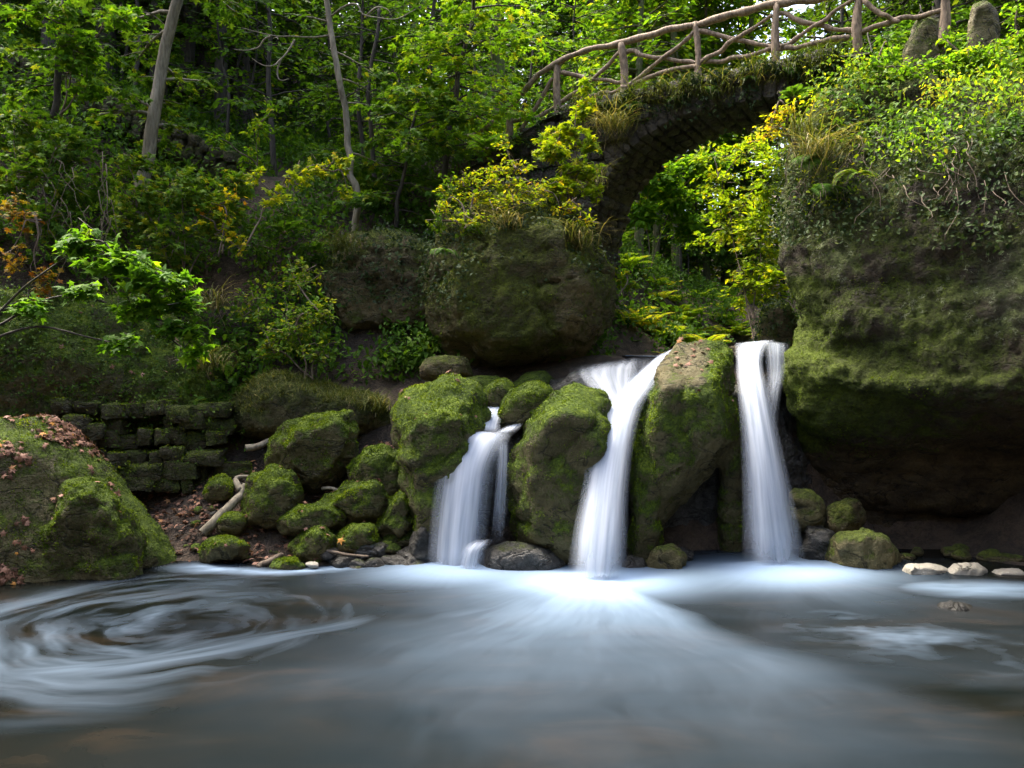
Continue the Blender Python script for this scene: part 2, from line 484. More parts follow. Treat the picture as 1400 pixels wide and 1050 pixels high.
left = np.exp(-(((r - 1.75) / 0.5) ** 2)) * sstep(-1.6, -3.2, X) if False else np.exp(-(((r - 1.6) / 0.4) ** 2)) * (1 - sstep(-3.2, -1.8, X)) * np.clip(sp - 0.25, 0, 1) * 0.32
foam = np.maximum(foam, np.maximum(arm, np.maximum(tail, left)))
# froth along the left shore and by the pale stones on the right, faint streaks all over
edge = np.exp(-((Y - (8.62 + 0.12 * np.sin(X * 3) + 0.15 * n2(X * 2, Y * 2, 2, 50))) / 0.16) ** 2) * (X < -1.6) * sstep(-4.0, -3.2, X) * 0.7
foam = np.maximum(foam, edge * (0.6 + 0.5 * n2(X * 5, Y * 9, 3, 51)))
fr = np.exp(-(((X - 4.55) / 0.75) ** 2 + ((Y - 7.75) / 0.33) ** 2) ** 2) * 0.33 * (0.75 + 0.5 * n2(X * 2, Y * 5, 3, 55))
foam = np.maximum(foam, fr)
sw = np.exp(-(((X - 3.0 + 0.5 * (Y - 6.4)) / 0.6) ** 2 + ((Y - 6.4) / 0.75) ** 2)) * np.clip(fbm(np.stack([X * 2 + Y * 2.2, Y * 3.4 - X, X * 0], -1), 4, 61, 0.6) * 1.0 + 0.10, 0, 1) * 0.24
foam = np.maximum(foam, sw)
haz = np.clip(n2(X * 0.6 + Y * 0.1, Y * 1.8, 4, 71) * 0.5 + 0.1, 0, 1) * 0.05 * sstep(-1.5, 1.0, X)
foam = np.clip(1 - (1 - foam) * (1 - haz), 0, 0.985)
Zw = 0.03 * n2(X * 0.8, Y * 1.6, 2, 81) + 0.03 * h2 + 0.03 * h3 + 0.03 * h1 + sum(a * np.exp(-(((X - x_) / .34) ** 2 + ((Y - y_) / .22) ** 2)) for a, x_, y_ in ((.02, .84, 7.98), (.05, 2.84, 8.62), (.04, -.6, 8.65))) + 0.015 * foam
w = link_mesh('pool_water', np.stack([X, Y, Zw], -1).reshape(-1, 3), [grid_faces(len(wx), len(wy))], M['water'], attrs={'foam': foam.ravel()})
tag(w, 'dark pool water with white foam streaming from the falls', kind='structure')

# upper stream
sx = np.arange(1.6, 9, 0.12); sy = np.arange(10.75, 24, 0.12)
X, Y = np.meshgrid(sx, sy)
Zs = 2.36 + 0.03 * (Y - 10) + 0.02 * n2(X * 2, Y * 2, 2, 5)
fo = np.clip(n2(X * 1.5, Y * 1.5, 4, 6) * 0.6 + 0.25, 0, 0.6)
w = link_mesh('stream_water', np.stack([X, Y, Zs], -1).reshape(-1, 3), [grid_faces(len(sx), len(sy))], M['water'], attrs={'foam': fo.ravel()})
tag(w, 'shallow stream running under the bridge towards the falls', kind='structure')


# ------------------------------------------------------------------ rocks
def hull_pts(outline, D, th, k=0.62, front=(), back=()):
    o = [(q[0], q[1], q[2] if len(q) > 2 else D) for q in outline]
    cx = np.mean([q[0] for q in o]); cy = np.mean([q[1] for q in o])
    pts = [P(*q) for q in o]
    for q in o:
        x, y = cx + (q[0] - cx) * k, cy + (q[1] - cy) * k
        pts.append(P(x, y, q[2] - th)); pts.append(P(x, y, q[2] + th))
    pts += [P(*q) for q in front] + [P(*q) for q in back]
    return pts


def voxel_mesh(hulls, vox):
    bm = bmesh.new()
    for h in hulls:
        vs = [bm.verts.new(q) for q in h]
        r = bmesh.ops.convex_hull(bm, input=vs)
        kill = list({e for e in r['geom_interior'] + r['geom_unused'] if isinstance(e, bmesh.types.BMVert)})
        bmesh.ops.delete(bm, geom=kill, context='VERTS')
    me = bpy.data.meshes.new('tmp')
    bm.to_mesh(me); bm.free()
    o = bpy.data.objects.new('tmp', me)
    C.objects.link(o)
    md = o.modifiers.new('r', 'REMESH')
    md.mode = 'VOXEL'; md.voxel_size = vox
    dg = bpy.context.evaluated_depsgraph_get()
    ev = o.evaluated_get(dg).to_mesh()
    V = np.empty(len(ev.vertices) * 3, np.float32); ev.vertices.foreach_get('co', V)
    Q = np.empty(len(ev.loops), np.int32); ev.loops.foreach_get('vertex_index', Q)
    o.evaluated_get(dg).to_mesh_clear()
    bpy.data.objects.remove(o); bpy.data.meshes.remove(me)
    return V.reshape(-1, 3).astype(float), Q.reshape(-1, 4)


def vnormals(V, Q):
    n = np.cross(V[Q[:, 2]] - V[Q[:, 0]], V[Q[:, 3]] - V[Q[:, 1]]) if Q.shape[1] == 4 else np.cross(V[Q[:, 1]] - V[Q[:, 0]], V[Q[:, 2]] - V[Q[:, 0]])
    N = np.zeros_like(V)
    for k in range(Q.shape[1]): np.add.at(N, Q[:, k], n)
    return N / (np.linalg.norm(N, axis=1, keepdims=True) + 1e-9)


def relax(V, Q, it):
    E = np.concatenate([Q[:, [0, 1]], Q[:, [1, 2]], Q[:, [2, 3]], Q[:, [3, 0]]])
    deg = np.bincount(E.ravel(), minlength=len(V))[:, None]
    for _ in range(it):
        S = np.zeros_like(V)
        for k in range(3):
            S[:, k] = np.bincount(E[:, 0], V[E[:, 1], k], len(V)) + np.bincount(E[:, 1], V[E[:, 0], k], len(V))
        V = 0.4 * V + 0.6 * S / np.maximum(deg, 1)
    return V


ROCKS = {}
def rock(name, label, hulls, mat, vox=0.05, smooth=5, amp=0.07, freq=1.6, fine=0.018, strata=0.0, crack=0.0, seed=None, cat='boulder', group=None, key=None, attrs=None):
    seed = seed if seed is not None else len(ROCKS) * 13 + 5
    V, Q = voxel_mesh(hulls, vox)
    V = relax(V, Q, smooth)
    N = vnormals(V, Q)
    d = amp * fbm(V * freq, 4, seed)
    rid = 1 - np.abs(fbm(V * freq * 1.7, 3, seed + 3)) * 2
    d += amp * 0.35 * rid
    d += fine * fbm(V * 9, 3, seed + 7) + fine * 0.6 * fbm(V * 24, 2, seed + 9)
    if strata: d += strata * fbm(V * np.array([0.6, 0.6, 3.6]), 4, seed + 11)
    if crack:
        cr = np.abs(fbm(V * np.array([0.8, 0.8, 1.3]), 2, seed + 15))
        d -= crack * np.exp(-(cr / 0.035) ** 2)
    V = V + N * d[:, None]
    c = V.mean(0); c[2] = V[:, 2].min()
    at = {k: f(V, N) for k, f in (attrs or {}).items()}
    o = link_mesh(name, V - c, [Q], M[mat], loc=c, attrs=at)
    tag(o, label, cat, group)
    ROCKS[key or len(ROCKS)] = (V, Q, o)
    return o


def simple(outline, D, th, k=0.62): return [hull_pts(outline, D, th, k)]


def scrpx(V): return 700 + V[:, 0] / V[:, 1] * F, 525 - (V[:, 2] - H) / V[:, 1] * F


# around the falls
rock('boulder', 'broad mossy boulder left of the narrow stepped waterfall',
     simple([(538, 565), (556, 530), (605, 514), (650, 530), (668, 572), (655, 600), (618, 690), (600, 800), (575, 805), (560, 745), (543, 660)], 9.55, 0.75), 'fallrock', crack=0.05, amp=0.16, freq=1.25, fine=0.03, smooth=3, vox=0.045, key='A')
rock('boulder', 'rounded mossy boulder between the stepped waterfall and the middle waterfall',
     simple([(697, 650), (712, 570), (750, 538), (790, 527), (826, 533), (843, 565), (836, 615), (806, 690), (796, 800), (735, 805), (700, 790)], 9.4, 0.8), 'fallrock', crack=0.04, amp=0.15, freq=1.3, fine=0.03, smooth=3, vox=0.045, key='B')
rock('boulder', 'tall slab boulder with pale bare top between middle and right waterfalls',
     [hull_pts([(866, 610), (876, 550), (894, 503), (925, 468, 9.9), (985, 463, 9.9), (1006, 478, 9.7), (1010, 560), (1008, 610), (950, 650), (905, 720), (866, 720)], 9.55, 0.75),
      hull_pts([(864, 600), (925, 600), (912, 700), (885, 810), (862, 810)], 9.3, 0.4),
      hull_pts([(985, 560), (1012, 560), (1018, 810), (985, 810)], 9.7, 0.25)], 'fallrock', crack=0.05, amp=0.09, freq=1.4, fine=0.03, smooth=3, vox=0.045, key='C',
     attrs={'moss': lambda V, N: -0.85 * sstep(0.25, 0.6, N[:, 2]) * (1 - sstep(965, 985, scrpx(V)[0])) * (1 - sstep(515, 550, scrpx(V)[1])) + 0.5 * sstep(950, 985, scrpx(V)[0]) * (N[:, 2] > 0.2)})
rock('rock_ledge', 'dark wet rock ledge behind the three waterfalls',
     [hull_pts([(560, 640), (700, 590), (860, 560), (1100, 500), (1120, 860), (560, 860)], 10.3, 0.5, 0.85)], 'wet', cat='ledge', vox=0.05, amp=0.2, freq=1.3, fine=0.05, strata=0.1, key='ledgewall')
rock('boulder', 'small bright green mossy hump atop the falls beside the broad left boulder',
     simple([(652, 552), (664, 524), (690, 514), (706, 526), (708, 552), (680, 575)], 10.25, 0.4), 'mossy', vox=0.035, key='A2')
rock('boulder', 'wedge of bright moss above the stepped waterfall',
     simple([(676, 572), (694, 536), (732, 521), (754, 532), (752, 560), (715, 590), (690, 595)], 9.85, 0.4), 'mossy', vox=0.035, key='A3')
rock('boulder', 'low mossy rock behind the falls under the large central boulder',
     simple([(590, 545), (620, 518), (660, 512), (690, 518), (690, 550), (620, 560)], 10.8, 0.4), 'mossy', vox=0.04)
rock('boulder', 'flat mossy rock behind the wedge of bright moss',
     simple([(690, 530), (715, 508), (745, 507), (760, 520), (750, 540), (700, 550)], 10.9, 0.35), 'mossy', vox=0.04)
rock('boulder', 'wet rock at the foot of the stepped waterfall',
     simple([(650, 775), (664, 749), (700, 742), (748, 749), (777, 768), (772, 805), (655, 810)], 8.75, 0.28), 'wet', vox=0.03, amp=0.06, key='S1')
rock('boulder', 'brown rock slab under the water between middle waterfall and central boulder',
     simple([(745, 532), (785, 510), (830, 497), (862, 496), (880, 540), (850, 580), (790, 570)], 10.75, 0.55, 0.8), 'wet', vox=0.04, amp=0.1, freq=1.8, fine=0.04)
# right cliff
def cliff_moss(V, N):
    px, py = scrpx(V)
    a = 0.75 * np.exp(-((px - 1090) / 45) ** 2) * sstep(650, 560, py) if False else 0.0
    e = 1.1 * np.exp(-((px - 1085) / 40) ** 2) * (py > 380) * (py < 620)
    bnd = 0.85 * np.exp(-((py - 540) / 70) ** 2) * np.exp(-((px - 1160) / 130) ** 2)
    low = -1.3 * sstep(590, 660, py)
    return e + bnd + low - 0.02
def cliff_lichen(V, N):
    px, py = scrpx(V)
    return 1.1 * np.exp(-(((px - 1390) / 105) ** 2 + ((py - 390) / 105) ** 2)) + 0.85 * np.exp(-(((px - 1145) / 50) ** 2 + ((py - 350) / 55) ** 2)) + 0.5 * np.exp(-(((px - 1240) / 60) ** 2 + ((py - 420) / 50) ** 2))
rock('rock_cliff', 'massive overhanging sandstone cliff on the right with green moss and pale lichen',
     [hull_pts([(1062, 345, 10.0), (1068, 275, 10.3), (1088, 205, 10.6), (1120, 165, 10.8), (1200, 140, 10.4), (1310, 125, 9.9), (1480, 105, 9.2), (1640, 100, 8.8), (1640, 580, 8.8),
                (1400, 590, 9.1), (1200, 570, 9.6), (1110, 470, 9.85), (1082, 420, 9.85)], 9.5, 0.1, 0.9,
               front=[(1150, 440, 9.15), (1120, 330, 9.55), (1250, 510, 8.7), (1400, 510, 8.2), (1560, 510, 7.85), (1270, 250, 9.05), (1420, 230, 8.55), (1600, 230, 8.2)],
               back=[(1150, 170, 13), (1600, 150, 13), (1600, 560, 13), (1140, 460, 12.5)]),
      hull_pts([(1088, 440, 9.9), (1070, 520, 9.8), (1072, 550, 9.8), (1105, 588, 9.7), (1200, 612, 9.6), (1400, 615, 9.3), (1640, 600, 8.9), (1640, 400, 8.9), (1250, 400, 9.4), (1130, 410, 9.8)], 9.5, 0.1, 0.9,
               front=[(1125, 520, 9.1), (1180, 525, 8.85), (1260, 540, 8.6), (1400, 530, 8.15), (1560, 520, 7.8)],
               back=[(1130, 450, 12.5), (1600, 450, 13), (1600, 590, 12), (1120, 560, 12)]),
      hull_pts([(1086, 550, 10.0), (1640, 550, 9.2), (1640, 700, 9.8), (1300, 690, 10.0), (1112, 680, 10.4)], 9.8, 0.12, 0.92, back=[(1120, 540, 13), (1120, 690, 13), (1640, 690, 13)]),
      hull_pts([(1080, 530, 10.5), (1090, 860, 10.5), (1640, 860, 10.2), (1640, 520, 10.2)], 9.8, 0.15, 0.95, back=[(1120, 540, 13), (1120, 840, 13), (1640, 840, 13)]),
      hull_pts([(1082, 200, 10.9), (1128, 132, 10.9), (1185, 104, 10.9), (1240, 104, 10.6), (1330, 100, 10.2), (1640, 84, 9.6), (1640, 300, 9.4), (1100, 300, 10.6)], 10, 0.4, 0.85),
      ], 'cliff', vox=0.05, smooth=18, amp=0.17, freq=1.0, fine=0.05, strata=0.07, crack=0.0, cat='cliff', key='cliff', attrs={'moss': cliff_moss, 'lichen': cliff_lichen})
# central boulder and what is beside it
rock('boulder', 'huge central boulder overgrown with yellow bushes under the bridge end',
     [hull_pts([(583, 430), (588, 350), (612, 300), (655, 272), (720, 264), (780, 282), (810, 320), (838, 390), (838, 430), (818, 468), (780, 494), (720, 503), (650, 500), (602, 476)], 11.7, 1.1, 0.66)],
     'tan', vox=0.045, smooth=3, amp=0.17, freq=1.2, fine=0.045, strata=0.07, crack=0.10, cat='boulder', key='big',
     attrs={'moss': lambda V, N: 0.25 * sstep(1.0, -0.2, np.abs(V[:, 0] - 0.1)) + 0.35 * sstep(4.0, 4.6, V[:, 2])})
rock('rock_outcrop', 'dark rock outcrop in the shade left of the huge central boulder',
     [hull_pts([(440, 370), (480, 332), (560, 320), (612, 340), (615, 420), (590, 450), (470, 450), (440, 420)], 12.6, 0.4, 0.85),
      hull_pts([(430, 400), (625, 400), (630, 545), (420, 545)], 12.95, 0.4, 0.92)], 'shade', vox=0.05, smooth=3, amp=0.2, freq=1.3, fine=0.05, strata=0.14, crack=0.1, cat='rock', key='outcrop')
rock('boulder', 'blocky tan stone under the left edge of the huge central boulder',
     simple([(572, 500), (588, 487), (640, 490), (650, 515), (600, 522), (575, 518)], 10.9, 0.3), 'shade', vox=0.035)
rock('mossy_bank', 'dark vertical mossy bank above the stone wall on the left',
     [hull_pts([(-160, 400, 9.6), (60, 395, 10.6), (200, 415, 11.2), (300, 470, 11.5), (318, 560, 11.2), (290, 640, 11.2), (100, 650, 10.8), (-160, 650, 9.6)], 11, 0.35, 0.85)],
     'mossy', vox=0.06, amp=0.16, freq=1.3, fine=0.06, cat='bank', key='bank', attrs={'moss': lambda V, N: 0.1 + 0 * V[:, 0]})
rock('mossy_ledge', 'grassy ledge overhanging a dark hollow between wall and mossy stones',
     simple([(300, 582), (322, 538), (372, 512), (440, 522), (525, 546), (540, 580), (505, 604), (420, 592), (350, 604)], 10.75, 0.5), 'turf', vox=0.05, amp=0.1, fine=0.04, cat='ledge', key='ledge')
# left shore
rock('boulder', 'sloping mossy rock strewn with fallen leaves at the left edge',
     [hull_pts([(-160, 610, 8.3), (0, 572, 8.8), (62, 566, 9.1), (112, 588, 9.3), (168, 655, 9.4), (214, 722, 9.3), (250, 778, 9.1), (240, 850, 9.1), (0, 870, 8.4), (-160, 870, 8.0)], 9, 0.35, 0.75)],
     'mossy', vox=0.05, amp=0.09, freq=1.2, key='BL', attrs={'moss': lambda V, N: -0.25 + 0.3 * (scrpx(V)[0] > 160)})
rock('boulder', 'smooth green mossy hump in front of the leaf strewn rock',
     simple([(40, 720), (84, 662), (128, 650), (162, 676), (188, 730), (200, 850), (40, 860)], 8.62, 0.42, 0.7), 'mossy', vox=0.035, smooth=3, amp=0.13, freq=1.5, fine=0.04, key='BL2')
LS = [
    ('tall square mossy boulder under the grassy ledge', [(368, 606), (398, 578), (440, 563), (478, 559), (492, 586), (482, 625), (458, 664), (430, 680), (394, 664), (374, 640)], 9.95, 0.45, 'mossy'),
    ('round mossy boulder beside the grey log', [(328, 692), (344, 655), (374, 640), (400, 648), (414, 676), (406, 722), (370, 730), (334, 720)], 9.55, 0.33, 'mossy'),
    ('highest bright mossy stone of the heap below the square boulder', [(474, 642), (500, 613), (530, 610), (550, 640), (556, 676), (520, 688), (480, 676)], 9.65, 0.3, 'mossy'),
    ('long low mossy stone at the left end of the heap', [(378, 712), (410, 690), (455, 685), (476, 697), (470, 720), (430, 732), (385, 732)], 9.25, 0.25, 'mossy'),
    ('broad bright mossy stone in the middle of the heap', [(430, 692), (470, 658), (518, 652), (540, 674), (530, 706), (480, 720)], 9.42, 0.28, 'mossy'),
    ('upright dark green stone leaning on the broad boulder by the falls', [(508, 724), (530, 682), (556, 665), (566, 720), (548, 742)], 9.25, 0.25, 'mossy'),
    ('knobbly mossy stone near the water in front of the heap', [(393, 748), (415, 719), (446, 716), (462, 738), (452, 768), (408, 770)], 9.0, 0.2, 'mossy'),
    ('mossy stone wedged between the heap and the dark shore stones', [(455, 740), (480, 718), (512, 720), (520, 742), (490, 756), (460, 756)], 9.08, 0.2, 'mossy'),
    ('flat half green boulder on the leafy earth by the water', [(274, 752), (290, 737), (322, 735), (342, 745), (338, 765), (300, 770), (276, 768)], 9.0, 0.2, 'mossy'),
    ('small mossy stone at the foot of the stone wall', [(274, 682), (284, 656), (308, 650), (320, 664), (316, 690), (290, 694)], 9.9, 0.22, 'mossy'),
    ('dark rounded stone touching the stepped waterfall', [(558, 760), (562, 725), (580, 711), (600, 722), (604, 770), (580, 790)], 8.95, 0.22, 'wet'),
    ('low mossy stone lapped by water left of the pale pebble', [(362, 775), (378, 764), (405, 762), (420, 772), (415, 790), (365, 790)], 8.75, 0.14, 'mossy'),
    ('rounded olive stone between middle and right waterfalls', [(886, 770), (895, 752), (918, 746), (938, 758), (943, 790), (890, 792)], 8.75, 0.2, 'boulder'),
    ('round dim boulder under the cliff overhang', [(1128, 760), (1140, 732), (1178, 719), (1214, 730), (1232, 762), (1226, 800), (1132, 800)], 8.95, 0.35, 'boulder'),
    ('dark stone close to the right of the right waterfall', [(1094, 770), (1100, 716), (1120, 714), (1138, 728), (1134, 770), (1100, 790)], 9.25, 0.25, 'wet'),
    ('upper dim stone in the hollow beside the right waterfall', [(1082, 712), (1086, 676), (1106, 673), (1120, 690), (1118, 716), (1090, 722)], 9.5, 0.25, 'boulder'),
    ('brown stone in the dark hollow behind the round boulder', [(1128, 722), (1140, 690), (1168, 686), (1180, 706), (1170, 730), (1140, 732)], 9.5, 0.3, 'shade'),
    ('black stone breaking the water on the right', [(1272, 832), (1286, 826), (1318, 826), (1332, 834), (1320, 860), (1280, 860)], 7.15, 0.14, 'black'),
    ('small wet stone between middle waterfall and olive stone', [(850, 780), (858, 766), (880, 764), (890, 778), (884, 795), (854, 795)], 8.7, 0.12, 'wet'),
    ('mossy block at the low end of the leafy path', [(296, 720), (305, 706), (326, 704), (336, 716), (326, 728), (302, 730)], 9.4, 0.15, 'mossy'),
]
for i, (lab, ol, D, th, m) in enumerate(LS):
    rock('boulder', lab, simple(ol, D, th), m, vox=0.028, smooth=2, amp=0.10, freq=2.0, fine=0.03, key='L%d' % i)
for i, (ol, lab) in enumerate((([(1232, 780), (1242, 769), (1276, 770), (1300, 778), (1296, 800), (1236, 800)], 'leftmost pale flat stone at the water under the cliff'),
                               ([(1292, 783), (1304, 771), (1334, 770), (1352, 778), (1350, 802), (1296, 802)], 'middle pale flat stone at the water under the cliff'),
                               ([(1350, 788), (1362, 778), (1392, 777), (1425, 785), (1420, 806), (1352, 806)], 'rightmost pale flat stone at the water under the cliff'))):
    rock('flat_stone', lab, simple(ol, 8.5, 0.2), 'pale', vox=0.025, smooth=3, amp=0.03, cat='stone', group='pale flat stones under the cliff')

# one pebble shape, many shore stones
def stone_mesh(seed, sub=3):
    bm = bmesh.new()
    bmesh.ops.create_icosphere(bm, subdivisions=sub, radius=1)
    V = np.array([v.co[:] for v in bm.verts]); Fc = np.array([[v.index for v in f.verts] for f in bm.faces])
    bm.free()
    rs = np.random.default_rng(seed)
    for _ in range(7):
        n = rs.normal(size=3); n /= np.linalg.norm(n)
        d = rs.uniform(0.6, 0.9)
        V = V - np.maximum(0, V @ n - d)[:, None] * n
    V += 0.12 * fbm(V * 1.6 + seed, 3, seed)[:, None] * V
    return V, Fc
pebs = {}
for m in ('wet', 'mossy', 'pale', 'boulder'):
    for s in range(3):
        V, Fc = stone_mesh(100 + s)
        o = link_mesh('shore_stone', V, [Fc], M[m])
        pebs[m, s] = o
used_peb = set()
def peb(x, y, z, s, m, label, group):
    k = (m, int(rng.integers(3)))
    o = pebs[k]
    if k in used_peb:
        o = o.copy(); C.objects.link(o)
    used_peb.add(k)
    o.location = (x, y, z)
    o.scale = (s * rng.uniform(0.9, 1.4), s * rng.uniform(0.8, 1.1), s * rng.uniform(0.55, 0.8))
    o.rotation_euler = (rng.uniform(-.2, .2), rng.uniform(-.2, .2), rng.uniform(0, 6))
    tag(o, label, 'stone', group)
for px, py, s, m in ((428, 772, 0.06, 'pale'),):
    q = P(px, py, water_y(py + 4)); peb(q[0], q[1], 0.03, s, m, 'white pebble on the shore among dark stones', None)
for k in range(46):
    px = rng.uniform(440, 600); py = rng.uniform(728, 776)
    d = 8.75 + (776 - py) / 48 * 0.55
    q = P(px, py, d)
    peb(q[0], d, max(q[2], 0.0), rng.uniform(0.06, 0.17), 'wet' if py > 750 else 'mossy', 'small dark or mossy stone on the shore below the stone heap', 'small stones on the left shore')
for k in range(60):
    px = rng.uniform(250, 480); py = rng.uniform(690, 778)
    d = 8.8 + (776 - py) / 86 * 0.9
    q = P(px, py, d)
    peb(q[0], d, gz(q[0], d), rng.uniform(0.018, 0.075), ('wet', 'mossy', 'boulder')[int(rng.integers(3))], 'little stone scattered on the leafy earth by the log', 'little stones on the leafy earth')
for k in range(14):
    px = rng.uniform(640, 960)
    d = 8.95 + rng.uniform(0, 0.3)
    q = P(px, 770, d)
    peb(q[0], d, rng.uniform(0, 0.1), rng.uniform(0.07, 0.15), 'wet', 'small wet stone at the foot of the falls', 'wet stones below the falls')
for k in range(12):
    px = rng.uniform(1100, 1400)
    q = P(px, 775, 8.9 + rng.uniform(0, 0.5))
    peb(q[0], q[1], rng.uniform(0, 0.06), rng.uniform(0.06, 0.13), 'boulder', 'small dim stone along the water under the cliff', 'small stones under the cliff')
for k, o in pebs.items():
    if k not in used_peb: bpy.data.objects.remove(o)

# dry stone walls
def stone_block(c, sx, sy, sz, seed, ax=0.0, pw=5):
    n = 4
    u = np.linspace(-1, 1, n + 1)
    Vs, Fs, off = [], [], 0
    A, B = np.meshgrid(u, u)
    for axis in range(3):
        for s in (-1, 1):
            W = np.zeros((n + 1, n + 1, 3))
            W[..., axis] = s; W[..., (axis + 1) % 3] = A * s; W[..., (axis + 2) % 3] = B
            Vs.append(W.reshape(-1, 3)); Fs.append(grid_faces(n + 1, n + 1) + off); off += (n + 1) ** 2
    V = np.concatenate(Vs); Fq = np.concatenate(Fs)
    L = (np.abs(V) ** pw).sum(1) ** (1 / pw)
    V = V / L[:, None]
    V = V * (1 + 0.22 * fbm(V * 1.1 + seed * 3.1, 3, seed)[:, None])
    V = V * np.array([sx, sy, sz])
    ca, sa = math.cos(ax), math.sin(ax)
    V = np.stack([V[:, 0] * ca - V[:, 1] * sa, V[:, 0] * sa + V[:, 1] * ca, V[:, 2]], 1)
    return V + c, Fq


def join(parts):
    Vs, Fs, off = [], [], 0
    for V, Fq in parts:
        Vs.append(V); Fs.append(Fq + off); off += len(V)
    return np.concatenate(Vs), np.concatenate(Fs)


parts = []
for row in range(6):
    py = 560 + row * 20.5 + (row > 2) * 2
    px = 70 + rng.uniform(0, 20)
    while px < 314 - row * 6:
        wd = rng.choice([16, 24, 30, 38, 52]) * rng.uniform(0.85, 1.15)
        D = 9.95 + (px - 70) / 240 * 0.65 + rng.uniform(-.12, .10) - row * 0.04
        tall = rng.uniform(0.85, 1.25)
        if rng.uniform() > 0.06:
            c = P(px + wd / 2, py + rng.uniform(-5, 5) + 4 * vnoise(np.array([px / 60, row * 3.0, 0]), 4), D)
            parts.append(stone_block(c, wd / 2.15 / F * D, 0.2, 10.6 * tall / F * D, len(parts), 0.25 + rng.normal(0, 0.12), 9))
        px += wd * 0.98
V, Fq = join(parts)
V = V + 0.035 * np.stack([fbm(V * 5, 3, 1), fbm(V * 5, 3, 2), fbm(V * 5, 3, 3)], 1) + 0.012 * vnormals(V, Fq) * fbm(V * 16, 2, 6)[:, None]
ROCKS['wall'] = (V, Fq, None)
c = V.mean(0); c[2] = V[:, 2].min()
ROCKS['wall'] = (V, Fq, tag(link_mesh('stone_wall', V - c, [Fq], M['wall'], loc=c), 'old dry stone wall with mossy blocks at the foot of the left bank', 'wall'))
parts = []
for row in range(3):
    s = -0.2 + row * 0.02
    while s < 1.0:
        ds = rng.uniform(0.028, 0.055)
        a = P(-60 + 400 * (s + ds / 2), 44 + 186 * (s + ds / 2) + row * 15 + rng.uniform(-3, 3), 13.9 + 0.7 * s)
        parts.append(stone_block(a, ds * 400 / 2.0 / F * 14.4, 0.22, 0.12, 300 + len(parts), 0.0))
        s += ds
V, Fq = join(parts)
c = V.mean(0); c[2] = V[:, 2].min()
tag(link_mesh('stone_wall', V - c, [Fq], M['wall'], loc=c), 'low stone wall descending beside the hillside path at upper left', 'wall')


# ------------------------------------------------------------------ waterfalls
t = NT('falling_water')
fu, fv, fa = t.attr('fu'), t.attr('fv'), t.attr('fa')
cb = t.n('ShaderNodeCombineXYZ')
t.l(t.math('MULTIPLY', fu, 1.0), cb.inputs[0]); t.l(t.math('MULTIPLY', fv, 0.16), cb.inputs[1]); t.l(t.attr('fs'), cb.inputs[2])
s1 = t.noise(cb.outputs[0], 2.6, 3, 0.5)
s2 = t.noise(cb.outputs[0], 9, 2, 0.5)
st = t.math('ADD', t.math('MULTIPLY', s1, 0.78), t.math('MULTIPLY', s2, 0.22))
alpha = t.math('ADD', fa, t.math('MULTIPLY', t.math('SUBTRACT', st, 0.5), 1.25))
e = t.math('SUBTRACT', 1.0, t.math('POWER', t.math('ABSOLUTE', fu), 2.2))
alpha = t.math('MULTIPLY', t.math('MULTIPLY', alpha, e), t.attr('fe'), True)
col = t.mixc(t.maprange(st, 0.35, 0.65), (0.44, 0.51, 0.60), (0.70, 0.76, 0.83))
d = t.n('ShaderNodeBsdfPrincipled', Roughness=0.6); t.l(col, d.inputs['Base Color'])
tr = t.n('ShaderNodeBsdfTranslucent'); t.l(col, tr.inputs[0])
m1 = t.n('ShaderNodeMixShader'); m1.inputs[0].default_value = 0.35
t.l(d.outputs[0], m1.inputs[1]); t.l(tr.outputs[0], m1.inputs[2])
tp = t.n('ShaderNodeBsdfTransparent')
m2 = t.n('ShaderNodeMixShader')
t.l(alpha, m2.inputs[0]); t.l(tp.outputs[0], m2.inputs[1]); t.l(m1.outputs[0], m2.inputs[2])
t.l(m2.outputs[0], t.out.inputs[0])
M['fall'] = t.m


def catmull(R, n):
    R = np.asarray(R, float)
    m = len(R)
    s = np.linspace(0, m - 1 - 1e-6, n)
    i = s.astype(int); f = (s - i)[:, None]
    g_ = lambda k: R[np.clip(k, 0, m - 1)]
    p0, p1, p2, p3 = g_(i - 1), g_(i), g_(i + 1), g_(i + 2)
    return 0.5 * (2 * p1 + (p2 - p0) * f + (2 * p0 - 5 * p1 + 4 * p2 - p3) * f ** 2 + (3 * p1 - p0 - 3 * p2 + p3) * f ** 3)


